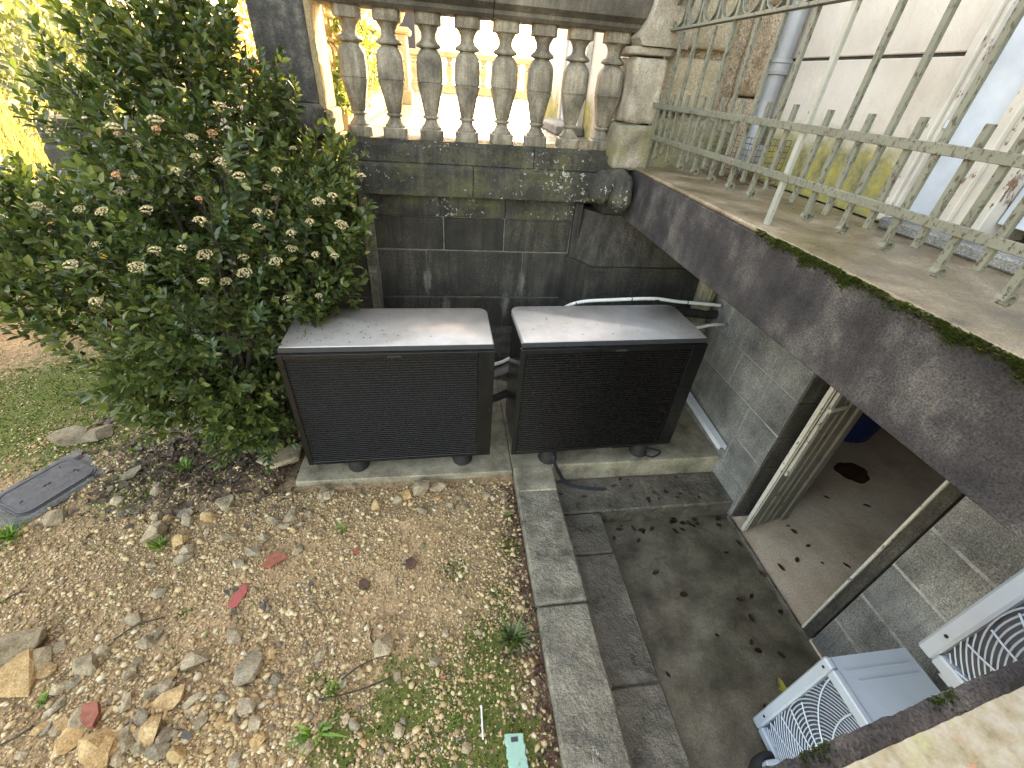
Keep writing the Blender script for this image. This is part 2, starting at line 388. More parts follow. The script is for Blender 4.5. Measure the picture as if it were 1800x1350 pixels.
M['younglea'] = leafmat('young_leaf', (.08, .14, .03), (.16, .24, .06), .4, .3)
M['grassgreen'] = leafmat('fresh_grass', (.05, .12, .015), (.13, .25, .035), .5, .3)
M['moss'] = leafmat('moss_tuft', (.035, .055, .006), (.095, .125, .014), .9, .2)
M['darkmoss'] = leafmat('dark_moss_tuft', (.02, .035, .006), (.06, .09, .014), .9, .15)
M['reed'] = leafmat('tall_dry_grass', (.3, .25, .1), (.5, .42, .2), .6, .4)
M['hedge'] = leafmat('garden_hedge', (.07, .09, .04), (.18, .19, .095), .5, .35)
M['ivy'] = leafmat('ivy_leaf', (.08, .12, .04), (.22, .27, .1), .45, .35)
M['autumn'] = leafmat('autumn_leaf', (.45, .16, .06), (.55, .5, .15), .5, .35)
M['flower'] = leafmat('cream_blossom', (.42, .36, .19), (.60, .53, .33), .8, .2)
M['bud'] = leafmat('pink_bud', (.5, .2, .12), (.62, .38, .2), .8, .2)

# gravel: one colour per pebble
def pebmat(name, stops):
    s = NT(name); c = s.ramp(s.isl(), stops, 'CONSTANT'); c = s.mix(.6, c, s.ramp(s.noise(160, 2), [(.3, .7), (.7, 1.2)]), 'MULTIPLY')
    s.set(Base_Color=c, Roughness=.8); return s.mat
M['pebble'] = pebmat('gravel_pebbles', [(0, (.44, .325, .17)), (.16, (.32, .21, .10)), (.34, (.53, .41, .235)), (.48, (.23, .155, .08)), (.6, (.39, .255, .12)), (.76, (.17, .13, .085)), (.82, (.50, .36, .19)), (.93, (.54, .45, .30))])

# ------------------------------------------------------------------ ground
ZG, ZP, ZT, ZF = -2.47, -2.42, -2.59, -2.74
PAD_Y, TREAD_Y = 2.215, 1.89
XK0, XK1, XT, XW = .455, .765, 1.095, 2.2

def px_g(u, v): p = at(u, v, 2, ZG); return (p.x, p.y)
moss_spots = [(*px_g(760, 1280), .40), (*px_g(870, 1120), .2), (*px_g(830, 1240), .28), (*px_g(900, 1310), .2), (*px_g(880, 1050), .12), (*px_g(800, 1000), .10), (*px_g(600, 1300), .16), (*px_g(900, 960), .1), (*px_g(700, 1260), .18),
              (*px_g(90, 690), .75), (*px_g(150, 760), .5), (*px_g(20, 760), .6), (*px_g(230, 860), .22), (*px_g(560, 1200), .07), (*px_g(880, 1200), .12)]
sandy = [(*px_g(650, 1000), .42), (*px_g(770, 940), .3), (*px_g(690, 1170), .12), (*px_g(400, 1080), .25), (*px_g(560, 980), .3), (*px_g(480, 1150), .2)]  # open sand; the middle spots also mark a warm glow of light
def fieldv(x, y, spots):
    r = np.zeros_like(x)
    for cx, cy, s_ in spots: r = np.maximum(r, np.exp(-((x - cx) ** 2 + (y - cy) ** 2) / (s_ * s_)))
    return r
def vnoise(x, y, f, seed=0):
    r = np.random.default_rng(100 + seed); g = r.random((64, 64)); X = np.mod(x * f, 64); Y = np.mod(y * f, 64)
    i = np.floor(X).astype(int) % 64; j = np.floor(Y).astype(int) % 64; a = X - np.floor(X); b = Y - np.floor(Y)
    a = a * a * (3 - 2 * a); b = b * b * (3 - 2 * b); i1 = (i + 1) % 64; j1 = (j + 1) % 64
    return (g[i, j] * (1 - a) + g[i1, j] * a) * (1 - b) + (g[i, j1] * (1 - a) + g[i1, j1] * a) * b
def gz(x, y):
    near = np.clip((4.5 - np.abs(x)) / 1.5, 0, 1) * np.clip((5 - y) / 1.5, 0, 1)
    h = (vnoise(x, y, 2.1, 1) - .5) * .030 + (vnoise(x, y, 6, 2) - .5) * .016 + (vnoise(x, y, 19, 3) - .5) * .010
    edge = np.clip((XK0 - x) / .12, 0, 1)
    h = h * near - .012 * (1 - edge) * near
    # rubble bank at the lower left, slight rise under the shrub
    h += .05 * np.exp(-((x + 1.35) ** 2 + (y - .75) ** 2) / .16) + .05 * np.exp(-((x + 1.6) ** 2 + (y - 2.7) ** 2) / .5)
    padz = ((x > -1.25) & (x < XK0) & (y > 2.1))
    return ZG + np.where(padz, np.minimum(h, -.005), h)
gxs = np.unique(np.concatenate([np.linspace(-400, -60, 5), np.linspace(-60, -8, 14), np.linspace(-8, -4.6, 12), np.linspace(-4.6, XK0, 150)]))
gys = np.unique(np.concatenate([np.linspace(-60, -4, 8), np.linspace(-4, -.4, 12), np.linspace(-.4, 3.6, 120), np.linspace(3.6, 9, 30), np.linspace(9, 500, 24)]))
X, Y = np.meshgrid(gxs, gys, indexing='ij'); Z = gz(X, Y)
nx, ny = len(gxs), len(gys)
me = bpy.data.meshes.new('gravel_ground'); vv = np.stack([X, Y, Z], -1).reshape(-1, 3)
ii, jj = np.meshgrid(np.arange(nx - 1), np.arange(ny - 1), indexing='ij'); a_ = (ii * ny + jj).ravel()
ff = np.stack([a_, a_ + ny, a_ + ny + 1, a_ + 1], -1)
me.from_pydata(vv.tolist(), [], ff.tolist()); me.polygons.foreach_set("use_smooth", [True] * len(me.polygons))
col = me.color_attributes.new('moss', 'FLOAT_COLOR', 'POINT')
mv = fieldv(vv[:, 0], vv[:, 1], moss_spots); sv = fieldv(vv[:, 0], vv[:, 1], sandy)
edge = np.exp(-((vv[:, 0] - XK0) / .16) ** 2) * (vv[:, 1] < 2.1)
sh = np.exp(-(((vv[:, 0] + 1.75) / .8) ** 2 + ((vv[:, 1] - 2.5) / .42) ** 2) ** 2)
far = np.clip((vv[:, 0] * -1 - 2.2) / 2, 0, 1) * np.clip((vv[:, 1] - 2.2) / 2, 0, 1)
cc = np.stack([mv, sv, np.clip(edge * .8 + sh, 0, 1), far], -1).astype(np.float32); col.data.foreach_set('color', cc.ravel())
s = NT('sandy_gravel_soil'); at_ = s.n('ShaderNodeAttribute'); at_.attribute_name = 'moss'
sep = s.n('ShaderNodeSeparateColor'); s.l(at_.outputs['Color'], sep.inputs[0])
base = s.ramp(s.noise(3.5, 7, .7), [(.3, (.13, .08, .038)), (.5, (.25, .16, .08)), (.7, (.36, .245, .135))])
base = s.mix(s.math('MULTIPLY', sep.outputs[1], .7), base, (.37, .235, .12))  # sand colour, with the warm glow of light painted in
stn = s.ramp(s.vor(75, out='Color'), [(.2, .55), (.5, 1.0), (.8, 1.5)]); base = s.mix(.75, base, stn, 'MULTIPLY')
base = s.mix(.6, base, s.ramp(s.noise(240, 2), [(.35, .6), (.65, 1.4)]), 'MULTIPLY')
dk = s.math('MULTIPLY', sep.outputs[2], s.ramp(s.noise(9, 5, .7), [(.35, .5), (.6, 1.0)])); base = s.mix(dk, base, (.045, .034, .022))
mf = s.ramp(s.math('ADD', s.math('MULTIPLY', sep.outputs[0], .75), s.math('MULTIPLY', s.math('SUBTRACT', s.noise(13, 8, .8), .5), 1.9)), [(.27, 0.0), (.5, .95)])
base = s.mix(mf, base, s.ramp(s.noise(45, 5, .7), [(.3, (.024, .036, .005)), (.5, (.06, .085, .009)), (.75, (.14, .155, .02))]))
s.set(Base_Color=base, Roughness=.92); b1 = s.bump(s.vor(75), -.9, .012); s.bump(s.noise(200, 3, .7), .6, .004, b1)
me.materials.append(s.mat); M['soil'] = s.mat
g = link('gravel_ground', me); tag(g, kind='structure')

# pebbles (stuff): flat faceted stones, one mesh
def scatter_pebbles(name, n, box, rmin, rmax, mat, shape='oct', dens=None, sink=.25, zf=gz):
    x = rng.uniform(box[0], box[1], n * 3); y = rng.uniform(box[2], box[3], n * 3)
    d = np.ones_like(x) if dens is None else dens(x, y); k = rng.random(n * 3) < d; x, y = x[k][:n], y[k][:n]; m = len(x)
    r = rmin + (rmax - rmin) * rng.random(m) ** 2.5
    if shape == 'oct':
        V = np.array([(1, 0, 0), (0, 1, 0), (-1, 0, 0), (0, -1, 0), (0, 0, 1), (0, 0, -1.)]); F = np.array([(0, 1, 4), (1, 2, 4), (2, 3, 4), (3, 0, 4), (1, 0, 5), (2, 1, 5), (3, 2, 5), (0, 3, 5)])
    else:
        bm = bmesh.new(); bmesh.ops.create_icosphere(bm, subdivisions=1, radius=1); V = np.array([v.co[:] for v in bm.verts]); F = np.array([[v.index for v in f.verts] for f in bm.faces]); bm.free()
    nv = len(V); P = np.tile(V[None], (m, 1, 1)) * (1 + rng.uniform(-.28, .28, (m, nv, 1)))
    P *= np.stack([r * rng.uniform(.9, 1.5, m), r * rng.uniform(.7, 1.0, m), r * rng.uniform(.35, .75, m)], -1)[:, None]
    a = rng.uniform(0, 6.28, m); t = rng.normal(0, .3, m); ca, sa, ct, st = np.cos(a), np.sin(a), np.cos(t), np.sin(t)
    px, py, pz = P[..., 0].copy(), P[..., 1].copy(), P[..., 2].copy()
    py, pz = py * ct[:, None] - pz * st[:, None], py * st[:, None] + pz * ct[:, None]
    px, py = px * ca[:, None] - py * sa[:, None], px * sa[:, None] + py * ca[:, None]
    z0 = zf(x, y) + r * (.5 - sink)
    P = np.stack([px + x[:, None], py + y[:, None], pz + z0[:, None]], -1).reshape(-1, 3)
    Fa = (F[None] + (np.arange(m) * nv)[:, None, None]).reshape(-1, 3)
    me = bpy.data.meshes.new(name); me.vertices.add(len(P)); me.vertices.foreach_set('co', P.astype(np.float32).ravel())
    me.loops.add(Fa.size); me.loops.foreach_set('vertex_index', Fa.astype(np.int32).ravel())
    me.polygons.add(len(Fa)); me.polygons.foreach_set('loop_start', np.arange(0, Fa.size, 3, dtype=np.int32))
    me.materials.append(mat); me.update(calc_edges=True); me.validate(); return link(name, me)
def dens1(x, y):
    d = .5 + .9 * vnoise(x, y, 4, 5) ** 1.5 - .35 * fieldv(x, y, sandy) - .45 * fieldv(x, y, moss_spots) * (vnoise(x, y, 9, 6) > .4)
    d *= np.where((x > -1.2) & (y > 2.13), 0, 1); d *= np.clip(1.35 - .28 * np.hypot(x, y - .6), .12, 1); return np.clip(d, .02, 1)
p = scatter_pebbles('gravel', 80000, (-4.6, XK0 - .01, -.1, 4.4), .0035, .0105, M['pebble'], 'oct', dens1); tag(p, 'loose sandy gravel strewn over the garden ground', kind='stuff'); p['category'] = 'gravel'
p = scatter_pebbles('coarse_gravel', 8000, (-3.2, XK0 - .01, .1, 3.0), .007, .019, M['pebble'], 'ico',
                    lambda x, y: np.clip(dens1(x, y) * (.25 + .9 * np.exp(-((x + 1.2) ** 2 + (y - .8) ** 2) / .5) + .7 * np.exp(-(x - .3) ** 2 / .04) + .25 * (y > 1.7)), 0, 1)); tag(p, 'coarser pale pebbles mixed into the gravel ground', kind='stuff'); p['category'] = 'gravel'

# concrete pad under both heat pumps, steps, pit floor
b = MB(); b.box(-1.11, XK0 - .003, PAD_Y - .035, 3.6, -2.62, ZP, .006); b.box(XK0, 2.2, PAD_Y, 3.6, -2.72, ZP - .001, .008)
tag(b.build('concrete_pad', M['pad']), kind='structure')
b = MB(); b.box(XT + .0, 2.2, -2.0, TREAD_Y + .3, -2.95, ZF, 0); tag(b.build('pit_floor', M['pitfloor']), kind='structure')
steps = empty('pit_steps', (1.1, 2.0, ZF)); steps['kind'] = 'structure'
b = MB(); b.box(XK1 + .006, 2.2, TREAD_Y, PAD_Y - .002, -2.9, ZT, .012); b.build('step', M['lowledge'], steps)
for y0, y1 in ((1.553, TREAD_Y - .003), (.775, 1.550), (-.05, .772), (-.9, -.053)):
    b = MB(); b.box(XK1 + .006, XT, y0, y1, -2.9, ZT - .002 + rnd.uniform(-.003, .003), .012, jit=.002); b.build('ledge_stone', M['lowledge'], steps)
kerb = empty('kerb', (.6, 1, ZG)); kerb['kind'] = 'structure'
for y0, y1 in ((1.165, PAD_Y - .04), (.12, 1.158), (-.95, .113)):
    b = MB(); b.box(XK0, XK1, y0, y1, -2.8, ZP + rnd.uniform(-.004, .004), .014, jit=.003); b.build('kerb_stone', M['kerb'], kerb)
b = MB(); b.box(XK0 + .004, XK1 + .001, 1.98, PAD_Y + .001, ZP - .05, ZP + .006, .01, jit=.004); b.build('mortar_patch', M['pad'], kerb)

# ------------------------------------------------------------------ back retaining wall
wall = empty('retaining_wall', (.2, 3.6, ZP), 'dark stained granite block wall behind the two heat pumps, below the balustrade', 'wall')
def blockwall(parent, ax, face, outer, rows, mat, mort, name='stone_block', thick=.12, gap=.008, ch=.006, proud=.010, jit=.0015, backing=True, rng_m=None):
    """rows: [(z0, z1, [cuts along the wall])]; ax 1: face is the plane y=face, seen from -y; ax 0: plane x=face, seen from -x"""
    for z0, z1, cuts in rows:
        for a, c in zip(cuts[:-1], cuts[1:]):
            b = MB(); pr = rnd.uniform(-.003, .003); g = gap / 2
            if ax == 1: b.box(a + g, c - g, face - pr, face + thick, z0 + g, z1 - g, ch, jit=jit)
            else: b.box(face - pr, face + thick, a + g, c - g, z0 + g, z1 - g, ch, jit=jit)
            b.build(name, mat, parent)
rows = [(-1.215, -.945, [-1.3, -.66, ]), (-1.215, -.945, [-.58, -.03, .475, 1.045]), (-1.64, -1.22, [-.58, -.18, .65, 1.06]), (-1.945, -1.645, [-.58, -.02, .5, 1.06]),
        (-1.22, -.8, [-2.6, -2.1, -1.4, -.67]), (-1.65, -1.225, [-2.6, -1.7, -1.1, -.67]), (-2.05, -1.655, [-2.6, -2.0, -1.3, -.67]), (-2.5, -2.055, [-2.6, -1.6, -.67])]
blockwall(wall, 1, 3.6, 0, rows[1:], M['granite'], None)
b = MB(); b.box(-2.6, 1.06, 3.611, 3.78, -2.6, -.42); b.build('mortar', M['mortar'], wall)
b = MB(); b.box(-.668, -.588, 3.565, 3.64, -2.0, -.78, .008); b.build('panel_frame', M['kerb'], wall)
b = MB(); b.box(1.052, 1.12, 3.55, 3.64, -2.0, -.78, .012); b.build('panel_frame', M['granite'], wall)
for a, c in ((-.58, -.05), (-.045, .47), (.475, 1.05)):
    b = MB(); b.box(a, c, 3.585, 3.7, -.94, -.775, .006, jit=.001); b.build('header_stone', M['granite_ledge'], wall)
for a, c in ((-2.6, -1.6), (-1.594, -.7), (-.694, .2), (.206, 1.25)):
    b = MB(); b.prism([(3.50, -.768), (3.66, -.768), (3.66, -.545), (3.545, -.545), (3.50, -.578)], 0, a, c)
    b.build('frieze_stone', M['granite_ledge'], wall)
for a, c in ((-2.6, -.9), (-.894, .66), (.666, 1.27)):
    b = MB(); b.prism([(3.525, -.546), (3.82, -.546), (3.82, -.405), (3.56, -.405), (3.56, -.43), (3.525, -.436)], 0, a, c); b.build('plinth_stone', M['granite_ledge'], wall)
# stepped base moulding
b = MB(); b.prism([(3.60, -1.95), (3.7, -1.95), (3.7, -2.42), (3.385, -2.42), (3.385, -2.16), (3.40, -2.12), (3.46, -2.085), (3.47, -2.045), (3.53, -2.03), (3.55, -1.985)], 0, -2.6, 1.1)
b.build('base_moulding', M['granite'], wall)

# octagonal foot of the pier at the right end of the wall
pier = empty('stone_buttress', (1.5, 3.4, ZP), 'dark granite buttress in the corner behind the right heat pump', 'buttress')
def buttress(z0, z1, e=0):
    b = MB(); poly = [(1.02 + e, 3.6), (1.18 + e, 3.30 + e), (2.195, 3.30 + e), (2.195, 3.75), (1.02 + e, 3.75)]
    b.prism(poly, 2, z0, z1); return b
for i, (z0, z1) in enumerate(((-2.42, -2.04), (-2.035, -1.64), (-1.635, -1.235))): buttress(z0, z1, 0.002 * i).build('buttress_stone', M['granite'], pier)
b = MB(); r0 = [(1.05, 3.6, -1.23), (1.205, 3.325, -1.23), (2.195, 3.325, -1.23), (2.195, 3.75, -1.23), (1.05, 3.75, -1.23)]
r1 = [(1.13, 3.6, -.84), (1.26, 3.42, -.84), (2.195, 3.40, -.84), (2.195, 3.75, -.84), (1.13, 3.75, -.84)]
b.loft([r0, r1]); b.build('sloping_stone', M['granite'], pier)
b = MB(); b.box(1.24, 2.195, 3.44, 3.8, -.84, -.47, .01); b.build('upper_stone', M['granite'], pier)
# carved two-lobed console
def blob(parent, name, c, h, mat, p=2.6, rough=.008, n=26, tilt=0):
    from mathutils import noise
    b = MB(); rings = []
    for i in range(n + 1):
        t = -math.pi / 2 + math.pi * i / n; ring = []
        for k in range(2 * n):
            w = math.pi * k / n
            f = lambda q: math.copysign(abs(q) ** (2 / p), q)
            q = Vector((f(math.cos(t)) * f(math.cos(w)) * h[0], f(math.cos(t)) * f(math.sin(w)) * h[1], f(math.sin(t)) * h[2]))
            q = Matrix.Rotation(tilt, 3, 'Y') @ q
            q += Vector((1, 1, 1)) * noise.noise(q * 14 + Vector(c)) * rough + q.normalized() * noise.noise(q * 45) * rough * .4
            ring.append(q + Vector(c))
        rings.append(ring)
    b.loft(rings); return b.build(name, mat, parent, smooth=True)
cons = empty('carved_console', (1.22, 3.4, -.7), 'bulging two-lobed carved stone console under the end of the balustrade', 'console')
c_ = at(1056, 330, 1, 3.40); blob(cons, 'lobe', tuple(c_), (.082, .16, .115), M['granite_ledge'], 2.4, .012, tilt=.5)
c_ = at(1084, 334, 1, 3.36); blob(cons, 'lobe', tuple(c_), (.088, .19, .15), M['granite_ledge'], 2.7, .010, tilt=-.15)

# ------------------------------------------------------------------ balustrade
bal = empty('stone_balustrade', (.3, 3.66, -.405), 'pale weathered stone balustrade on top of the dark retaining wall', 'balustrade')
BZ, BT = -.405, .305
def prof(): 
    H = BT - BZ
    P = [(.076, 0, 1), (.078, .004, 1), (.078, .082, 1), (.074, .088, .95), (.064, .092, .2), (.066, .105, 0), (.052, .125, 0), (.040, .155, 0), (.037, .178, 0), (.050, .184, 0), (.054, .195, 0), (.050, .206, 0), (.040, .212, .3), (.044, .222, .9), (.062, .36, 1), (.079, .468, 1), (.080, .474, 1), (.0745, .477, 1), (.0745, .484, 1), (.0805, .487, 1), (.080, .60, 1), (.079, .66, 1), (.070, .70, .9), (.052, .735, .5), (.050, .742, 0), (.074, .752, 0), (.078, .765, 0), (.070, .782, 0), (.050, .80, 0), (.042, .825, 0), (.044, .86, 0), (.058, .895, 0), (.062, .905, .4), (.066, .912, 1), (.078, .915, 1), (.079, .918, 1), (.079, 1.0, 1)]
    return P
b = MB(); PF = prof(); b.lathe([(r * 1.08, z * (BT - BZ)) for r, z, q in PF], (0, 0), 32, [q for r, z, q in PF])
bme = b.mesh('baluster', M['baluster'], False)
BY = 3.665; bx = [-.86, -.60] + [-.355 + .2585 * i for i in range(7)]
for x in bx:
    o = link('baluster', bme, bal, (0, 0, 0)); o.location = Vector((x, BY, BZ)) - bal.location; o.rotation_euler = (0, 0, math.radians(rnd.uniform(-4, 4) + rnd.choice((0, 0, 90, 180)))); auto_smooth(o, 38) if x == bx[0] else None
for a, c in ((-.80, .32), (.326, 1.36)):
    b = MB(); b.prism([(3.56, .305), (3.78, .305), (3.80, .325), (3.80, .345), (3.84, .375), (3.84, .47), (3.80, .49), (3.54, .49), (3.50, .47), (3.50, .375), (3.54, .345), (3.54, .325)], 0, a, c)
    b.build('handrail_stone', M['handrail'], bal)
# left pier
lp = empty('gate_pier', (-.97, 3.6, -.4), 'tall dark lichen-stained stone pier at the left end of the balustrade', 'pier')
M['pier'] = stone('stained_pier', (.04, .038, .036), (.10, .092, .082), (.24, .22, .17), 11, .4, 120, .9, .7, .5, .0, lichen=.1)
b = MB(); b.box(-1.16, -.79, 3.42, 3.8, -.40, -.22, .02); b.build('pier_foot', M['pier'], lp)
b = MB(); b.box(-1.13, -.815, 3.45, 3.77, -.22, 1.7, .01); b.build('shaft', M['pier'], lp)
M['sunlit_tint'] = stone('sunlit_tint_stone', (.26, .19, .10), (.42, .32, .18), (.5, .4, .24), 5, .3, 120, .9, .6, .5, 0)  # sun on the pier's right side, put into a paler, warmer colour
b = MB(); b.box(-.8135, -.775, 3.46, 3.79, -.25, 1.7, .006); b.box(-.786, -.745, 3.47, 3.8, -.40, -.25, .01); b.build('sunlit_side', M['sunlit_tint'], lp)

# terrace behind
b = MB(); b.box(-2.6, 60, 3.8, 70, -.9, -.455); tag(b.build('terrace_floor', M['dark_mortar']), kind='structure')
tf = empty('terrace_paving', (0, 5, -.45)); tf['kind'] = 'structure'
for i in range(12):
    for j in range(9):
        b = MB(); x0 = -1.6 + .62 * j + (.31 if i % 2 else 0); y0 = 3.82 + .8 * i
        b.box(x0, x0 + .612, y0, y0 + .792, -.47, -.44 + rnd.uniform(-.003, .003), .006); b.build('paving_slab', M['terrace'], tf)
b = MB(); b.box(-2.6, 40, 13.5, 40, -.47, -.442); b.build('far_paving', M['terrace'], tf)

# right end pilaster of the balustrade
rp = empty('end_pilaster', (1.4, 3.6, -.47), 'pale weathered stone pilaster at the right end of the balustrade, mossy at its foot', 'pilaster')
soft_block('foot_block', 1.235, 1.50, 3.36, 3.85, -.50, -.215, .02, M['mossy_stone'], rp, 10, .02)
soft_block('middle_block', 1.29, 1.52, 3.44, 3.85, -.205, .175, .02, M['pale_stone'], rp, 10, .016)
soft_block('cap_block', 1.245, 1.55, 3.44, 3.85, .185, .235, .015, M['pale_stone'], rp, 6, .006)
b = MB(); q = [(1.30, .235), (1.62, .235), (1.62, .75), (1.40, .75), (1.37, .55), (1.34, .42), (1.31, .33), (1.27, .275)]
b.prism([(p_[1], p_[0]) for p_ in q][::-1], 1, 3.42, 3.85); b.build('scroll_block', M['pale_stone'], rp)

# ------------------------------------------------------------------ house on the right
house = empty('house', (2.2, 2, ZF), 'cream plastered stone house along the right side with its basement door in the pit', 'house')
# facing return wall with bossed blocks
b = MB(); b.box(1.45, 2.62, 3.66, 7.4, -.445, 7); b.build('return_wall', M['rough_stone'], house)
for (x0, x1, z0, z1) in ((1.43, 2.05, -.13, .205), (1.43, 2.04, .255, .66), (1.43, 2.04, .72, 1.2)):
    soft_block('bossed_block', x0, x1, 3.585, 3.72, z0, z1, .035, M['boss_stone'], house, 9, .006)
soft_block('footing_stone', 1.50, 2.16, 3.42, 3.70, -.50, -.16, .03, M['mossy_stone'], house, 9, .02)
for z0, z1, yy in ((-.5, .0, 3.22), (.008, .5, 3.30), (.508, 1.1, 3.22)):
    soft_block('quoin_stone', 2.15, 2.5, yy, 3.66, z0, z1, .03, M['rough_stone'], house, 8, .01)
# plaster panels
b = MB(); b.box(2.215, 2.6, 1.98, 3.3, -.47, 7.0); b.build('wall_core', M['dark_mortar'], house)
for z0, z1 in ((-.47, .207), (.222, .9), (.915, 1.6), (1.615, 7)):
    b = MB(); b.box(2.2, 2.24, 1.985, 3.3, z0, z1, .004); b.build('plaster_panel', M['plaster'], house)
# window/door surround
b = MB(); b.box(2.165, 2.5, 1.945, 1.985, -.455, 2.2, .006); b.box(2.185, 2.5, 1.925, 1.945, -.45, 2.2, .004); b.build('outer_casing', M['casing'], house)
b = MB(); b.box(2.225, 2.5, 1.70, 1.925, -.45, 2.2, .003); b.box(2.19, 2.24, 1.905, 1.922, -.05, -.02); b.build('painted_reveal_board', M['bluewhite'], house)
b = MB(); b.box(2.2, 2.5, 1.60, 1.70, -.44, 2.2, .005); b.box(2.17, 2.2, 1.655, 1.70, -.44, 2.2, .005); b.box(2.235, 2.5, 1.565, 1.60, -.43, 2.2, .004); b.build('inner_casing', M['casing'], house)
ud = MB(); ud.box(2.30, 2.34, .5, 1.56, -.36, 2.2, .003); udo = ud.build('upper_door', M['bluewhite'], house)
for z0, z1 in ((-.30, .25), (.33, 1.2)):
    b = MB(); b.box(2.285, 2.30, 1.1, 1.46, z0, z1, .012); b.build('door_panel', M['bluewhite'], udo)
b = MB(); b.box(2.27, 2.30, .5, 1.56, -.40, -.33, .008); b.build('weather_board', M['bluewhite'], udo)
b = MB(); b.box(2.10, 2.6, .2, 1.90, -.473, -.425, .008); b.build('door_sill', M['grey_block'], house)
b = MB(); b.box(2.21, 2.6, -3.0, .5, -.47, 7); b.build('near_wall', M['plaster'], house)
b = MB(); b.box(2.21, 2.6, .5, 1.98, 2.2, 7); b.build('lintel_wall', M['plaster'], house)
# basement wall of grey blocks
R0 = [-2.745, -2.44, -2.16, -1.865, -1.565, -1.27, -.97, -.80]
left_cuts = [[1.855, 2.45, 3.02, 3.5], [1.855, 2.19, 2.75, 3.5], [1.855, 2.18, 2.9, 3.5], [1.855, 2.47, 3.1, 3.5], [1.855, 2.17, 2.75, 3.5], [1.855, 2.5, 2.95, 3.5], [1.855, 2.2, 2.9, 3.5]]
right_cuts = [[-1.2, -.4, .3, .932], [-1.2, -.7, .1, .932], [-1.2, -.3, .45, .932], [-1.2, -.5, .2, .932], [-1.2, -.6, .0, .932], [-1.2, -.3, .4, .932], [-1.2, -.3, .4, .932]]
blockwall(house, 0, XW, 0, [(R0[i], R0[i + 1], left_cuts[i]) for i in range(7)], M['grey_block'], None, thick=.20, gap=.010, ch=.005)
blockwall(house, 0, XW, 0, [(R0[i], R0[i + 1], right_cuts[i]) for i in range(7)], M['grey_block'], None, thick=.20, gap=.016, ch=.006)
b = MB(); b.box(2.2075, 2.6, 1.862, 3.6, -2.75, -.5); b.box(2.2075, 2.6, -1.2, .925, -2.75, -.5); b.build('wall_joints', M['jointpale'], house)
b = MB(); b.box(2.2, 2.6, .93, 1.856, -.97, -.5); b.build('door_lintel', M['grey_block'], house)
# dark worn reveal of the doorway
for i in range(6):
    b = MB(); b.box(2.206, 2.46, 1.846, 1.861, R0[i] + .003, R0[i + 1] - .003, .004); b.build('reveal_stone', M['granite'], house)
# room
b = MB(); b.box(2.2, 7, -1.2, 4.2, -2.9, -2.722); b.build('room_floor', M['roomfloor'], house)
b = MB(); b.box(2.6, 7, 4.2, 4.4, -2.9, -.6); b.box(7, 7.2, -1.4, 4.4, -2.9, -.6); b.box(2.6, 7, -1.4, -1.2, -2.9, -.6); b.box(2.6, 7.2, -1.4, 4.4, -.6, -.5); b.box(2.6, 2.62, 1.86, 4.4, -2.9, -.6); b.box(2.6, 2.62, -1.2, .9, -2.9, -.6)
b.build('room_shell', M['roomwall'], house)
b = MB(); b.box(2.172, 2.2, .93, 1.86, -2.80, -2.712, .006); b.build('threshold', M['lowledge'], house)
# open door leaf, hinged at the far jamb
def leafdoor(x0, y0, x1, y1, label=None):
    L = math.hypot(x1 - x0, y1 - y0); e = empty('basement_door', (x0, y0, -2.70)); e.parent = None
    e.rotation_euler = (0, 0, math.atan2(y1 - y0, x1 - x0)); return e, L
dl, L = leafdoor(2.20, 1.70, 2.64, 1.80); dl.parent = house; dl.location = dl.location - house.location
def lp_(b, name, mat): o = b.build(name, mat); o.parent = dl; o.location = (0, 0, 0); return o
b = MB(); b.box(.012, L, 0, .022, 0, 1.95, .003); o_core = lp_(b, 'door_leaf', M['doorpaint'])
# children of the leaf go into one level: hardware and mouldings as sub-parts
b = MB(); b.box(0, .012, -.004, .022, 0, 1.95, .002); b.box(.024, .029, -.007, 0, 0, 1.95); lp_(b, 'edge_strip', M['doorwhite'])
b = MB(); b.box(.12, .17, -.012, 0, .03, 1.95, .003); b.box(.19, .2, -.016, 0, .03, 1.95); b.box(.27, .30, -.014, 0, .03, 1.95, .003); b.box(.38, L, -.02, 0, .0, 1.95, .004); lp_(b, 'moulding', M['doorpaint'])
b = MB(); b.box(.055, .095, -.02, -.001, .62, 1.42, .002); b.box(.06, .2, -.03, -.02, 1.19, 1.215); lp_(b, 'bolt_bar', M['doorwhite'])
b = MB(); b.tube([(.07, -.025, .42), (.11, -.03, .44), (.12, -.03, .41)], .006, 6); lp_(b, 'latch', M['wire'])
b = MB(); b.box(2.196, 2.27, .935, .992, -2.72, -.9, .004); o = b.build('door_post', M['granite'], house)
b = MB(); b.box(2.185, 2.29, .993, 1.006, -2.71, -.9, .002); b.build('door_edge', M['doorwhite'], house)

# ------------------------------------------------------------------ concrete slab and railing
slab = empty('concrete_slab', (1.8, 1.5, -.85), 'dark stained concrete slab jutting from the house over the pit', 'slab')
b = MB(); b.box(1.40, 2.20, -2.0, 3.46, -.85, -.50, .006); b.build('slab_body', M['slab'], slab)
b = MB(); b.box(1.402, 2.2, -2.0, 3.56, -.499, -.475, .008); b.build('screed', M['slabtop'], slab)
fen = empty('iron_railing', (1.48, 2, -.475), 'railing of flaking green iron bars with scrolled feet on the slab edge', 'railing')
FX = 1.487
def rail(z, name='rail', h=.03):
    b = MB(); b.box(FX - .020, FX - .0112, -.6, 3.62, z - h / 2, z + h / 2, .0015); b.build(name, M['iron'], fen)
rail(-.085); rail(-.272)
b = MB(); b.box(FX - .02, FX + .02, -.6, 3.5, .318, .332, .002); b.build('rail', M['iron'], fen)
b = MB(); b.box(FX - .02, FX + .02, -.6, 3.5, .485, .499, .002); b.build('rail', M['iron'], fen)
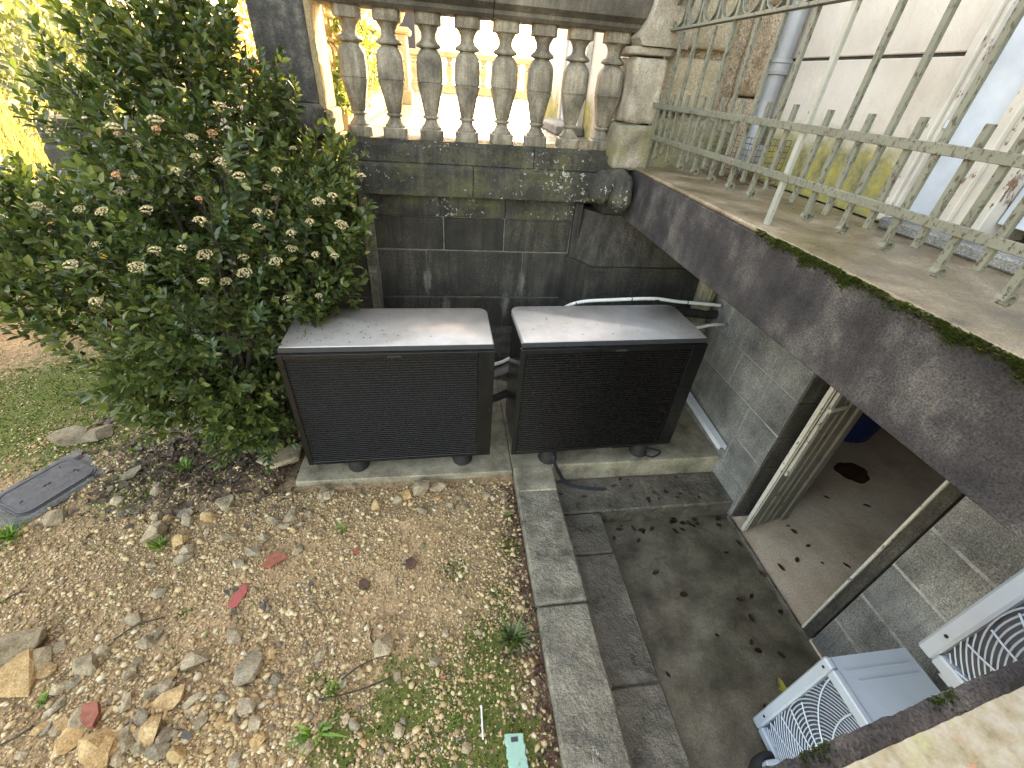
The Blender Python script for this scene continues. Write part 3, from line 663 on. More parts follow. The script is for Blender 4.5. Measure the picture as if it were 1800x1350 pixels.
b = MB(); b.box(-.0085, .0085, -.011, .011, 0, .34, .0015); short = b.mesh('short_bar', M['iron'])
def longbar():
    b = MB(); b.box(-.0085, .0085, -.011, .011, .02, .715, .0015); b.box(-.0085, .0085, -.011, .011, .73, .885, .0015)
    pts = []; n = 14
    for i in range(n + 1):
        a = math.pi - i / n * math.pi * 1.75; r = .021 - .010 * i / n
        pts.append((.0125 + r * math.cos(a) - .0, r * math.sin(a) * 1.0 + .012))
    rings = []
    for i, (x, z) in enumerate(pts):
        j0, j1 = max(i - 1, 0), min(i + 1, n); t = Vector((pts[j1][0] - pts[j0][0], pts[j1][1] - pts[j0][1])).normalized(); nn = Vector((-t.y, t.x)) * .0045
        rings.append([(x - nn.x, -.013, z - nn.y), (x + nn.x, -.013, z + nn.y), (x + nn.x, .013, z + nn.y), (x - nn.x, .013, z - nn.y)])
    b.loft(rings); return b.mesh('long_bar', M['iron'])
longm = longbar()
b = MB(); b.lathe([(.001, 0)], n=3) if False else None
def ringmesh():
    b = MB(); R_, n = .073, 28; rings = []
    for i in range(n):
        a = 2 * math.pi * i / n; c_, s_ = math.cos(a), math.sin(a)
        rings.append([(-.010, (R_ - .0035) * c_, (R_ - .0035) * s_), (-.010, (R_ + .0035) * c_, (R_ + .0035) * s_), (.010, (R_ + .0035) * c_, (R_ + .0035) * s_), (.010, (R_ - .0035) * c_, (R_ - .0035) * s_)])
    rings.append(rings[0]); b.loft(rings, cap=False); return b.mesh('ring', M['iron'])
rm = ringmesh()
ys = [3.56 - .1985 * i for i in range(19)]
for i, y in enumerate(ys):
    o = link('short_bar', short, fen, (0, 0, 0)); o.location = Vector((FX, y + rnd.uniform(-.006, .006), -.352 + rnd.uniform(-.006, .006))) - fen.location; o.rotation_euler = (rnd.uniform(-.012, .012), 0, 0)
    yl = y - .099
    if abs(yl - 1.876) < .05:
        b = MB(); b.box(FX - .0105, FX + .0105, yl - .013, yl + .013, -.476, .5, .002); b.build('standard_post', M['whitepost'], fen)
    else:
        o = link('long_bar', longm, fen, (0, 0, 0)); o.location = Vector((FX, yl + rnd.uniform(-.004, .004), -.402 + rnd.uniform(-.008, .008))) - fen.location; o.rotation_euler = (rnd.uniform(-.008, .008), 0, 0)
    if i < 18: o = link('ring', rm, fen, (0, 0, 0)); o.location = Vector((FX, yl - .099, .408)) - fen.location

# zinc rain pipe on the house corner
rpipe = empty('rain_pipe', (2.12, 3.13, -.4), 'blue-grey round rain pipe in the corner of the house behind the railing', 'rain pipe')
b = MB(); b.tube([(2.125, 3.13, 3), (2.125, 3.13, .20)], .055, 18); b.tube([(2.125, 3.13, .15), (2.125, 3.13, -.02), (2.12, 3.12, -.12), (2.10, 3.10, -.28)], .052, 18); auto_smooth(b.build('pipe', M['rainpipe'], rpipe))
b = MB(); b.lathe([(.05, .13), (.066, .135), (.068, .15), (.062, .155), (.062, .19), (.068, .195), (.066, .215), (.05, .22)], (2.125, 3.13), 20); auto_smooth(b.build('collar', M['rainpipe'], rpipe))
soft_block('shoe', 2.03, 2.17, 3.02, 3.17, -.43, -.25, .03, M['rainpipe'], rpipe, 6, .004)
wg = empty('wire_guard', (2.05, 3.05, -.47), 'rusty wire mesh guard round the foot of the rain pipe', 'wire guard')
b = MB()
for i in range(9):
    b.tube([(1.90 + .0 * i, 2.82 + i * .055, -.47), (1.90, 2.82 + i * .055, -.20)], .0022, 4); b.tube([(1.90 + i * .035, 2.82, -.47), (1.90 + i * .035, 2.82, -.20)], .0022, 4)
for k in range(9):
    z_ = -.465 + k * .033; b.tube([(1.90, 3.26, z_), (1.90, 2.82, z_), (2.18, 2.82, z_)], .0022, 4)
for i in range(60):
    p0 = Vector((rnd.uniform(1.9, 2.15), rnd.uniform(2.7, 3.2), -.465)); b.tube([p0, p0 + Vector((rnd.uniform(-.08, .08), rnd.uniform(-.08, .08), rnd.uniform(0, .03)))], .002, 3)
b.build('mesh', M['wire'], wg)

# moss fringe along the top edge of the slab
def tufts(name, pts, nrm, mat, h=(.006, .016), w=.004, blades=3):
    b = MB()
    for (x, y, z) in pts:
        for k in range(blades):
            a = rnd.uniform(0, 6.28); hh = rnd.uniform(*h); d = Vector((math.cos(a), math.sin(a), 0)) * w
            t = Vector(nrm) * hh + Vector((rnd.uniform(-.5, .5), rnd.uniform(-.5, .5), rnd.uniform(-.2, .3))) * hh * .8; p0 = Vector((x, y, z))
            b.add([p0 - d, p0 + d, p0 + t], [(0, 1, 2)])
    return b.build(name, mat)
pts = []
for i in range(15000):
    y = rnd.uniform(.3, 1.80); dens_ = .12 + .9 * (math.sin(y * 31) * .5 + .5) * (math.sin(y * 9.3 + 1) * .5 + .5)
    if rnd.random() < dens_:
        dz = abs(rnd.gauss(0, .015)) + (.02 * rnd.random() if math.sin(y * 31) > .6 else 0); pts.append((1.399, y, -.476 - dz))
o = tufts('slab_moss', pts, (-1, 0, .3), M['moss'], (.006, .018), .006); tag(o, 'dark green moss hanging along the top edge of the concrete slab', 'moss', kind='stuff')

# fluted cast pipe in the corner
fp = empty('fluted_pipe', (2.09, 3.0, ZP), 'fluted cast pipe with ring collars in the corner behind the right heat pump', 'pipe')
b = MB()
def flute(z0, z1, r=.078, n=56, c=(2.095, 3.0)):
    ring = lambda z: [(c[0] + (r - .008 * (.5 + .5 * math.cos(14 * 2 * math.pi * k / n))) * math.cos(2 * math.pi * k / n), c[1] + (r - .008 * (.5 + .5 * math.cos(14 * 2 * math.pi * k / n))) * math.sin(2 * math.pi * k / n), z) for k in range(n)]
    b.loft([ring(z0), ring(z1)])
flute(-2.42, -1.66); flute(-1.60, -.86, .072); auto_smooth(b.build('shaft', M['column'], fp), 70)
b = MB(); b.lathe([(.07, -1.67), (.095, -1.66), (.10, -1.64), (.09, -1.62), (.092, -1.60), (.1, -1.58), (.085, -1.56), (.07, -1.55)], (2.095, 3.0), 28); auto_smooth(b.build('collar', M['column'], fp))

# ------------------------------------------------------------------ heat pumps
def rrect(x0, x1, y0, y1, r, z, n=6, corners=(0, 0, 1, 1)):
    """ccw outline; corner order: front-left, front-right, back-right, back-left"""
    out = []
    for (cx, cy, a0, k) in ((x0, y0, 180, 0), (x1, y0, 270, 1), (x1, y1, 0, 2), (x0, y1, 90, 3)):
        rr = r if corners[k] else .006
        ox = cx + (rr if k in (0, 3) else -rr); oy = cy + (rr if k in (0, 1) else -rr)
        for i in range(n + 1):
            a = math.radians(a0 + 90 * i / n); out.append((ox + rr * math.cos(a), oy + rr * math.sin(a), z))
    return out
slat_me = None
def heat_pump(x0, yf, ztop, label, zrot=0.0):
    global slat_me
    W, D, H = 1.268, .51, .955
    e = empty('heat_pump', (x0 + W / 2, yf + D / 2, ZP), label, 'heat pump', 'pair of black louvred heat pumps against the back wall')
    zb = ztop - H; k0 = Vector((x0, yf, 0))
    b = MB(); b.loft([rrect(x0 + .012, x0 + W - .01, yf + .012, yf + D - .004, .06, zb + .012), rrect(x0 + .012, x0 + W - .01, yf + .012, yf + D - .004, .06, ztop - .035)]); auto_smooth(b.build('casing', M['black'], e))
    b = MB(); o_ = [(x0 + .002, x0 + W - .002, yf + .004, yf + D, .065)]
    b.loft([rrect(*o_[0], ztop - .036), rrect(*o_[0], ztop - .005), rrect(x0 + .006, x0 + W - .006, yf + .008, yf + D - .004, .062, ztop)])
    auto_smooth(b.build('top_cover', M['silver'], e), 60)
    # front frame
    zt = ztop - .042; F = MB()
    F.box(x0 - .014, x0 + .020, yf - .022, yf + .011, zb, zt, .002); F.box(x0 + W - .100, x0 + W + .004, yf - .022, yf + .011, zb, zt, .002)
    F.box(x0 + .021, x0 + W - .101, yf - .022, yf + .011, zt - .034, zt, .002); F.box(x0 + .021, x0 + W - .101, yf - .022, yf + .011, zb, zb + .028, .002)
    F.box(x0 + .021, x0 + W - .101, yf - .001, yf + .009, zb + .03, zt - .035)
    F.box(x0 - .01, x0 + W, yf - .016, yf + .003, zt + .001, zt + .006); F.build('front_frame', M['frontframe'], e)
    F = MB(); F.box(x0 - .004, x0 + W - .002, yf - .004, yf + .0035, zt + .007, ztop - .004, .001); F.build('trim_strip', M['acdark'], e)
    n = 46; z0 = zb + .032; dz = (zt - .038 - z0) / n
    if slat_me is None:
        S = MB(); S.prism([(-.003, -dz * .30), (-.0205, -dz * .14), (-.0215, dz * .16), (-.019, dz * .24), (-.003, dz * .10)], 0, 0, W - .126); slat_me = S.mesh('louvre_slat', M['slat'])
    for i in range(n):
        o = link('louvre_slat', slat_me, e, (0, 0, 0)); o.location = Vector((x0 + .023, yf, z0 + dz * (i + .5))) - e.location
    for fx in (x0 + .30, x0 + W - .20):
        for fy in (yf + .06, yf + D - .07):
            b = MB(); b.lathe([(.072, ZP), (.075, ZP + .01), (.06, ZP + .05), (.052, zb - .004)], (fx, fy), 20); b.box(fx - .025, fx + .025, fy - .06, fy + .02, zb - .012, zb + .011); auto_smooth(b.build('rubber_foot', M['rubber'], e))
    b = MB(); b.box(x0 + .03, x0 + W - .03, yf + .02, yf + D - .02, zb - .012, zb + .013); b.build('base_tray', M['rubber'], e)
    cu = bpy.data.curves.new('badge', 'FONT'); cu.body = 'DAIKIN'; cu.size = .022; cu.extrude = .0006; cu.align_x = 'CENTER'; cu.space_character = 1.1; cu.materials.append(M['badge'])
    tmp = bpy.data.objects.new('badge_text', cu); C.objects.link(tmp); bpy.context.view_layer.update()
    bme_ = bpy.data.meshes.new_from_object(tmp.evaluated_get(bpy.context.evaluated_depsgraph_get())); bpy.data.objects.remove(tmp)
    o = bpy.data.objects.new('badge', bme_); C.objects.link(o); o.parent = e; o.location = Vector((x0 + W / 2 + .02, yf - .0228, zt - .03)) - e.location; o.rotation_euler = (math.pi / 2, 0, 0)
    return e
hp1 = heat_pump(-.995, 2.262, -1.352, 'left heat pump with shrub leaves resting on its silver top cover')
hp2 = heat_pump(.440, 2.250, -1.318, 'right heat pump beside the stone steps, with a loose navy strap under it')
hp1.rotation_euler = (0, 0, math.radians(1.0)); hp2.rotation_euler = (0, 0, math.radians(2.0))

def smoothpath(P, n=8):
    P = [Vector(p) for p in P]; out = []
    Q = [P[0]] + P + [P[-1]]
    for i in range(1, len(Q) - 2):
        for k in range(n):
            t = k / n; p0, p1, p2, p3 = Q[i - 1], Q[i], Q[i + 1], Q[i + 2]
            out.append(.5 * ((2 * p1) + (p2 - p0) * t + (2 * p0 - 5 * p1 + 4 * p2 - p3) * t * t + (3 * p1 - p0 - 3 * p2 + p3) * t ** 3))
    out.append(P[-1]); return out
# white conduit run behind right unit
wc = empty('white_conduit', (1.5, 2.87, -1.33), 'white plastic conduit with black ties running behind the right heat pump to the side wall', 'conduit')
yc = 2.87
P = [(.78, 2.95, -1.55), at(985, 545, 1, yc), at(1020, 531, 1, yc), at(1080, 527, 1, yc), at(1148, 525, 1, yc), at(1190, 530, 1, yc), at(1235, 534, 1, yc), at(1266, 537, 1, yc)]
b = MB(); b.tube(smoothpath(P, 8), .0135, 12); b.build('tube', M['pvc'], wc, True)
for (u, v) in ((1012, 533), (1110, 526), (1208, 532)):
    c_ = at(u, v, 1, yc); b = MB(); b.tube([c_ + Vector((-.004, 0, 0)), c_ + Vector((.004, 0, 0))], .0155, 12); b.build('cable_tie', M['rubber'], wc)
c_ = at(1154, 527, 1, yc); b = MB(); b.tube([c_ + Vector((-.018, 0, 0)), c_ + Vector((.018, 0, 0))], .015, 12); b.build('dark_joint', M['rubber'], wc)
dk_ = empty('insulated_pipe', (1.8, 2.93, -1.4), 'thick dark insulated pipe strapped under the white conduit', 'insulated pipe')
P = [(1.2, 2.98, -1.5), at(1150, 545, 1, 2.93), at(1200, 548, 1, 2.93), at(1240, 553, 1, 2.93), at(1262, 552, 1, 2.93)]
b = MB(); b.tube(smoothpath(P, 6), .036, 12); b.build('sleeve', M['pipedark'], dk_, True)
ws = empty('white_pipe_stub', (2.1, 2.7, -1.5), 'short white pipe stub entering the side wall beside the right heat pump', 'pipe')
b = MB(); b.tube([at(1215, 578, 1, 2.72), at(1252, 571, 1, 2.74), (2.205, 2.76, at(1254, 570, 1, 2.76).z)], .013, 10); b.build('tube', M['pvc'], ws, True)
# hoses between the units
for nm, mt, r, pl, lb in (('white_pipe', 'pvc', .0135, [(855, 643), (870, 640), (885, 635), (903, 626), (920, 615)], 'white pipe curving between the two heat pumps'),
                          ('grey_hose', 'pipegrey', .034, [(855, 658), (870, 655), (886, 650), (903, 640), (920, 625)], 'grey insulated hose just below the white pipe between the heat pumps'),
                          ('black_hose', 'pipedark', .032, [(850, 702), (868, 700), (886, 693), (903, 683), (920, 668)], 'lowest dark hose looping between the two heat pumps above the pad')):
    e = empty(nm, at(*pl[2], 1, 2.72), lb, 'hose')
    b = MB(); b.tube(smoothpath([at(u, v, 1, 2.62 + .05 * i) for i, (u, v) in enumerate(pl)], 6), r, 12); b.build('tube', M[mt], e, True)
# specks of plant debris on the covers
for nm_, x0_, zt_, n_, lb_ in (('cover_debris', -.96, -1.352, 90, 'tiny specks of plant debris on the left heat pump cover'), ('cover_debris', .47, -1.318, 26, 'a few specks of dirt on the right heat pump cover')):
    b = MB()
    for i in range(n_):
        x_, y_ = x0_ + (abs(rnd.gauss(0, .38)) if n_ > 50 else rnd.uniform(0, 1.15)), rnd.uniform(2.30, 2.70); r_ = rnd.uniform(.0018, .0055)
        if x_ > x0_ + 1.15: continue
        b.add([(x_ + r_ * math.cos(a) * rnd.uniform(.5, 1.6), y_ + r_ * math.sin(a), zt_ + .0012) for a in (0, 1.2, 2.4, 3.6, 4.8)] + [(x_, y_, zt_ + .004)], [(0, 1, 5), (1, 2, 5), (2, 3, 5), (3, 4, 5), (4, 0, 5)])
    o = b.build(nm_, M['twig']); tag(o, lb_, 'debris', kind='stuff')
# straps
def strap(pts, w, name, parent, mat=M['strap']):
    P = smoothpath(pts, 8); b = MB(); rings = []
    for i, p_ in enumerate(P):
        t = (P[min(i + 1, len(P) - 1)] - P[max(i - 1, 0)]).normalized(); side = t.cross(Vector((0, -.5, 1))).normalized()
        nn = t.cross(side).normalized() * .0012
        rings.append([p_ - side * w + nn, p_ + side * w + nn, p_ + side * w - nn, p_ - side * w - nn])
    b.loft(rings); return b.build(name, mat, parent)
st = empty('navy_strap', at(1000, 850, 2, ZT), 'navy webbing strap hanging from the right heat pump down onto the step', 'strap')
strap([(.80, 2.29, -2.33), at(972, 806, 1, 2.222), at(985, 835, 1, 2.195), at(997, 850, 2, ZT + .012), at(1025, 857, 2, ZT + .014), at(1058, 860, 2, ZT + .006)], .014, 'webbing', st)
st2 = empty('strap_loop', at(1140, 800, 2, ZP), 'narrow dark strap loop hanging under the right end of the right heat pump', 'strap')
strap([(1.27, 2.30, -2.34), at(1124, 785, 2, ZP + .03), at(1131, 798, 2, ZP + .006), at(1148, 803, 2, ZP + .004), at(1160, 793, 2, ZP + .01), (1.50, 2.30, -2.34)], .007, 'webbing', st2)
# white trunking leaning on the wall
tr = empty('white_trunking', (2.15, 2.4, -2.3), 'length of white plastic trunking leaning against the basement wall beside the steps', 'trunking')
b = MB(); pa, pb = Vector((2.14, 2.95, -2.22)), Vector((2.155, 2.19, -2.29)); t = (pb - pa).normalized(); sx_ = Vector((1, 0, 0)); sz_ = sx_.cross(t)
prof_ = [(-.03, -.02), (.03, -.02), (.03, .02), (.024, .02), (.024, -.014), (-.024, -.014), (-.024, .02), (-.03, .02)]
b.loft([[pa + sx_ * x + sz_ * z for x, z in prof_], [pb + sx_ * x + sz_ * z for x, z in prof_]]); b.build('channel', M['trunk'], tr)
b = MB(); b.loft([[p_ + sx_ * x + sz_ * z for x, z in ((-.0315, .021), (.0315, .021), (.0315, .024), (-.0315, .024))] for p_ in (pa, pb - t * .02)]); b.build('lid', M['trunk'], tr)

# ------------------------------------------------------------------ two pale grey condensers in the pit
def condenser(xf, y0, y1, z0, z1, d, label, tilt=0):
    e = empty('air_conditioner', (xf + d / 2, (y0 + y1) / 2, z0), label, 'air conditioner', 'pale grey air conditioners stacked at the near end of the pit')
    b = MB(); b.loft([[(xf + .02, y0, z0), (xf + .02, y1, z0), (xf + d, y1, z0), (xf + d, y0, z0)], [(xf + .02, y0, z1), (xf + .02, y1, z1), (xf + d, y1, z1), (xf + d, y0, z1)]]); b.build('cabinet', M['acpaint'], e)
    W, H = y1 - y0, z1 - z0; cy, cz = y1 - .33, z0 + H * .52; fr = .045
    F = MB(); F.box(xf - .012, xf + .019, y1 - fr, y1 + .006, z0 - .004, z1 + .006, .008); F.box(xf - .012, xf + .019, y0, y1 - fr - .001, z1 - fr, z1 + .006, .006)
    F.box(xf - .012, xf + .019, y0, y1 - fr - .001, z0 - .004, z0 + fr, .006); F.box(xf - .012, xf + .019, y0, y1 - .64, z0 + fr + .001, z1 - fr - .001, .004); F.build('front_frame', M['acpaint'], e)
    F = MB(); F.box(xf + .0195, xf + .024, y1 - .63, y1 - fr, z0 + fr, z1 - fr); F.build('fan_recess', M['acrecess'], e)
    ya, yb, za, zb = y1 - .638, y1 - fr + .001, z0 + fr - .001, z1 - fr + .001
    G = MB()
    for r in np.arange(.05, .52, .0155):      # rings clipped to the rectangular opening
        n = 72; pv = None
        for i in range(n + 1):
            a = 2 * math.pi * i / n; y, z = cy + r * math.cos(a), cz + r * math.sin(a)
            ok = ya < y < yb and za < z < zb
            if ok and pv is not None: G.tube([(xf + .002, pv[0], pv[1]), (xf + .002, y, z)], .0026, 4, cap=False)
            pv = (y, z) if ok else None
    G.build('ring_grille', M['acgrille'], e)
    G = MB()
    for k in range(16):
        a = 2 * math.pi * (k + .3) / 16; pts_ = []
        for i in range(14):
            r = .05 + i * .037; aa = a + .9 * (r / .5); y, z = cy + r * math.cos(aa), cz + r * math.sin(aa)
            if ya < y < yb and za < z < zb: pts_.append((xf - .004, y, z))
            else: break
        if len(pts_) > 1: G.tube(pts_, .0036, 4)
    G.build('spoke_grille', M['acgrille'], e)
    b = MB(); b.tube([(xf + .006, cy, cz), (xf - .008, cy, cz)], .055, 24); b.build('hub_cap', M['acgrille'], e)
    b = MB()
    for k in range(3):
        a = 2 * math.pi * k / 3; c0 = Vector((xf + .0245, cy, cz)); u1 = Vector((0, math.cos(a), math.sin(a))); u2 = Vector((0, -math.sin(a), math.cos(a)))
        b.add([c0 + u1 * .05, c0 + u1 * .2 + u2 * .12, c0 + u1 * .22 - u2 * .02, c0 + u1 * .08 - u2 * .05], [(0, 1, 2, 3)])
    b.build('fan', M['rubber'], e)
    for k, yy in enumerate((y1 - .06, y1 - .10, y1 - .30, y1 - .33, y1 - .55, y1 - .58)):
        b = MB(); b.box(xf + .05 + (k % 2) * .03, xf + d - .03, yy, yy + .005, z1 - .0005, z1 + .003); b.build('pressed_rib', M['acpaint'], e)
    b = MB(); b.tube([(xf - .010, y1 - .022, z1 - .03), (xf - .016, y1 - .022, z1 - .03)], .006, 8); b.tube([(xf - .010, y1 - .022, z0 + .12), (xf - .016, y1 - .022, z0 + .12)], .006, 8); b.build('screw', M['rubber'], e)
    return e
ac1 = condenser(1.58, -.28, .585, -2.70, -1.935, .40, 'lower pale grey air conditioner standing on the pit floor')
for y_ in (-.2,):
    b = MB(); b.box(1.60, 1.9, y_ - .03, y_ + .03, ZF, -2.702, .004); b.build('foot', M['rubber'], ac1)
ac2 = condenser(1.60, -.44, .455, -1.50, -.92, .34, 'upper pale grey air conditioner mounted on brackets above the lower one')
b = MB()
for y_ in (-.3, .36): b.box(1.62, 2.2, y_ - .02, y_ + .02, -1.545, -1.504, .003); b.box(2.16, 2.2, y_ - .02, y_ + .02, -1.9, -1.546, .003)
b.build('bracket', M['acpaint'], ac2)
bh = empty('drain_hose', at(1325, 1330, 2, ZF + .03), 'black drain hose end with white clip beside the lower air conditioner', 'hose')
b = MB(); b.tube(smoothpath([(1.6, .42, ZF + .06), (1.53, .43, ZF + .05), (1.47, .41, ZF + .035), (1.44, .36, ZF + .03), (1.45, .25, ZF + .03)], 6), .021, 12); b.build('hose', M['rubber'], bh, True)
b = MB(); b.box(1.50, 1.57, .39, .41, ZF + .04, ZF + .10, .004); b.build('clip', M['acpaint'], bh)

# near sill at the lower right corner
sill = empty('near_sill', (.9, .1, -1.1), 'near stone ledge with a flaking cream painted board on top, at the lower right corner', 'ledge')
pa = at(1340, 1352, 2, -1.0); pb = at(1800, 1158, 2, -1.0); dirx = (pb - pa).normalized()
A = pa - dirx * .25; B = pb + dirx * .07
nrm_ = Vector((-dirx.y, dirx.x, 0))
def strip(P0, P1, off0, off1, z0, z1, cuts=40, jag=.004):
    b = MB(); L = (P1 - P0); rings = []
    for i in range(cuts + 1):
        p_ = P0 + L * (i / cuts); j = rnd.uniform(-jag, jag); ring = [p_ + nrm_ * (off1 + j) , p_ + nrm_ * (off1 + j) , p_ + nrm_ * off0, p_ + nrm_ * off0]
        zz = (z0, z1 + rnd.uniform(-jag, 0), z1, z0); rings.append([(q.x, q.y, z) for q, z in zip(ring, zz)])
    b.loft(rings); return b
strip(A, B, -.6, 0, -1.20, -1.0, 90, .003).build('stone_slab', M['slab'], sill)
pc_ = at(1480, 1350, 2, -.965); pd_ = at(1800, 1207, 2, -.965); A2 = pc_ - (pd_ - pc_).normalized() * .3; B2 = pd_ + (pd_ - pc_).normalized() * .07
nrm_ = Vector((-(pd_ - pc_).normalized().y, (pd_ - pc_).normalized().x, 0))
strip(A2, B2, -.5, 0, -.998, -.965, 60, .0012).build('painted_board', M['creamsill'], sill)
pts = []
for i in range(900):
    t_ = rnd.random(); p_ = A.lerp(B, t_)
    if (math.sin(t_ * 40) + math.sin(t_ * 17 + 2)) > .9: pts.append((p_.x + rnd.uniform(-.012, .004), p_.y - abs(rnd.gauss(0, .012)), -.999))
o = tufts('sill_moss', pts, (0, 0, 1), M['darkmoss'], (.003, .008), .003); tag(o, 'small dark moss tufts on the rim of the near stone ledge', 'moss', kind='stuff')

# ------------------------------------------------------------------ room contents
bin_ = empty('blue_tub', (3.95, 2.75, -2.72), 'dark blue plastic tub standing inside the basement room', 'tub')
b = MB(); b.lathe([(.26, -2.715), (.29, -2.70), (.36, -2.2), (.38, -2.19), (.38, -2.15), (.35, -2.15), (.33, -2.2), (.26, -2.66)], (4.0, 2.85), 36); auto_smooth(b.build('shell', M['bincol'], bin_))
b = MB(); b.tube([(4.0 + .385 * math.cos(a), 2.85 + .385 * math.sin(a), -2.17) for a in np.linspace(0, 6.28, 40)], .014, 8); b.build('rim', M['bincol'], bin_)

# ------------------------------------------------------------------ manhole
mh = empty('manhole_cover', (-2.74, 2.3, ZG), 'dark blue-grey rectangular cast cover with rounded corners set in a concrete surround', 'manhole cover')
mp = [at(u, v, 2, -2.445) for u, v in ((3, 872), (112, 810), (158, 838), (50, 893))]
mc_ = sum(mp, Vector()) / 4; ax_ = (mp[1] - mp[0]).normalized(); ay_ = Vector((-ax_.y, ax_.x, 0)); hw, hd = .215, .155
def rr2(w, d, r, z, n=6):
    out = []
    for sx, sy, a0 in ((1, 1, 0), (-1, 1, 90), (-1, -1, 180), (1, -1, 270)):
        for i in range(n + 1):
            a = math.radians(a0 + 90 * i / n); q = mc_ + ax_ * (sx * (w - r) + r * math.cos(a)) + ay_ * (sy * (d - r) + r * math.sin(a)); out.append((q.x, q.y, z))
    return out
b = MB(); b.loft([rr2(hw + .085, hd + .06, .03, -2.52), rr2(hw + .085, hd + .06, .03, -2.462), rr2(hw + .06, hd + .04, .03, -2.452)]); b.build('surround', M['manframe'], mh)
b = MB(); b.loft([rr2(hw + .012, hd + .012, .07, -2.455), rr2(hw + .012, hd + .012, .07, -2.446)]); b.build('rim', M['acdark'], mh)
b = MB(); b.loft([rr2(hw, hd, .065, -2.45), rr2(hw, hd, .065, -2.440), rr2(hw - .012, hd - .012, .058, -2.440), rr2(hw - .014, hd - .014, .056, -2.4435)]); b.build('lid', M['manhole'], mh)
b = MB()
for (u_, v_) in ((-.012, .0), (.012, .0), (-.15, -.02), (.15, -.02)):
    q = mc_ + ax_ * u_ + ay_ * v_; b.box(q.x - .006, q.x + .006, q.y - .011, q.y + .011, -2.4432, -2.4415)
b.build('keyhole', M['rubber'], mh)

# ------------------------------------------------------------------ individual stones
def rockpts(r, fl=.6, n=16):
    P = []
    for _ in range(n):
        d = Vector((rnd.gauss(0, 1), rnd.gauss(0, 1), rnd.gauss(0, 1))).normalized(); k = rnd.uniform(.8, 1.05)
        P.append((d.x * r * 1.15 * k, d.y * r * .85 * k, d.z * r * fl * k))
    return P
rock_meshes = {m: [hull_mesh('stone', rockpts(1, f, 18), M[m]) for f in (.45, .55, .7, .8, .5, .6)] for m in ('rock', 'greyrock', 'orangerock')}
def gzs(x, y): return float(gz(np.array([x]), np.array([y]))[0])
def rock(u, v, wpx, m='rock', label=None, group=None, h=None):
    x, y = px_g(u, v); d = math.sqrt(x * x + y * y + ZG * ZG); r = max(.008, wpx / 2 * d / 800)
    o = link('stone', rnd.choice(rock_meshes[m]), None, (x, y, gzs(x, y) + r * .22), (rnd.uniform(-.3, .3), rnd.uniform(-.3, .3), rnd.uniform(0, 6.28)))
    r *= .88; o.scale = (r, r, r * (h or 1)); tag(o, label, 'stone', group); return o
big = [(35, 1150, 70, 'rock', 'pale ochre stone at the left edge of the picture, topmost of the rubble'), (30, 1190, 72, 'orangerock', 'long ochre stone under the topmost stone at the left edge'),
       (80, 1160, 46, 'rock', 'tan stone leaning right of the two big ones at the left edge'), (158, 1170, 40, 'rock', 'squarish beige stone standing alone above the rubble heap'),
       (205, 1310, 66, 'orangerock', 'largest yellow block in the rubble at the lower left'), (180, 1340, 60, 'orangerock', 'yellow block partly cut by the bottom edge, below the largest one'),
       (238, 1305, 38, 'rock', 'pale stone touching the right side of the largest yellow block'), (282, 1295, 46, 'orangerock', 'ochre slab right of the largest yellow block'),
       (145, 1270, 40, 'rock', 'rounded pale stone left of the red brick fragment'), (135, 1300, 42, 'orangerock', 'orange stone below the rounded pale stone'),
       (310, 1240, 44, 'orangerock', 'orange angular stone in the middle of the rubble'), (352, 1163, 50, 'rock', 'wide flat pale stone in the gravel above the rubble'),
       (445, 1180, 56, 'greyrock', 'big crumbly brown clod of earth and stone'), (442, 1245, 40, 'greyrock', 'second brown clod below the big crumbly one'),
       (675, 1135, 52, 'rock', 'flat tan flagstone piece in the open gravel centre'), (765, 1165, 24, 'greyrock', 'small grey stone right of the flat tan flagstone piece'),
       (495, 815, 84, 'greyrock', 'large lichened boulder at the left corner of the concrete pad'), (238, 838, 34, 'greyrock', 'pale grey stone left of the grass tuft near the shrub'),
       (278, 943, 44, 'rock', 'pale flat stone behind the grass tuft'), (330, 908, 30, 'greyrock', 'blue grey slate-like stone near a white pebble'),
       (400, 890, 42, 'greyrock', 'long brownish stone half buried near the shrub'), (103, 912, 40, 'rock', 'long pale sliver of stone beside the manhole surround'),
       (175, 770, 46, 'greyrock', 'grey rough stone in the moss beyond the manhole, right one'), (130, 775, 52, 'greyrock', 'grey rough flat stone in the moss beyond the manhole, left one'),
       (572, 868, 34, 'rock', 'tan stone in front of the left end of the pad'), (740, 860, 46, 'rock', 'largest tan stone against the front of the pad'), (770, 858, 36, 'rock', 'tan stone right of the largest one at the pad'),
       (700, 880, 28, 'rock', 'small tan stone in front of the middle of the pad'), (620, 858, 20, 'rock', 'small stone just in front of the left heat pump foot'),
       (545, 908, 22, 'rock', 'pale stone in gravel in front of the pad corner'), (782, 1115, 22, 'rock', 'round pale stone in the moss near the kerb'), (842, 1112, 20, 'rock', 'small cream stone beside the dark weed'),
       (240, 1090, 28, 'rock', 'orange-edged stone in mid gravel'), (460, 1305, 30, 'orangerock', 'orange stone at the bottom edge by the moss'), (455, 1275, 28, 'rock', 'flat cream stone above the orange one at the bottom edge'),
       (265, 1130, 34, 'rock', 'pale stone fallen on its edge above the rubble'), (300, 1210, 34, 'rock', 'cream stone right above the orange angular stone'), (235, 1240, 30, 'rock', 'small cream stone above the largest yellow block')]
for u, v, w, m, lb in big: rock(u, v, w * .95, m, lb)
gl = 'small loose stones scattered over the gravel'
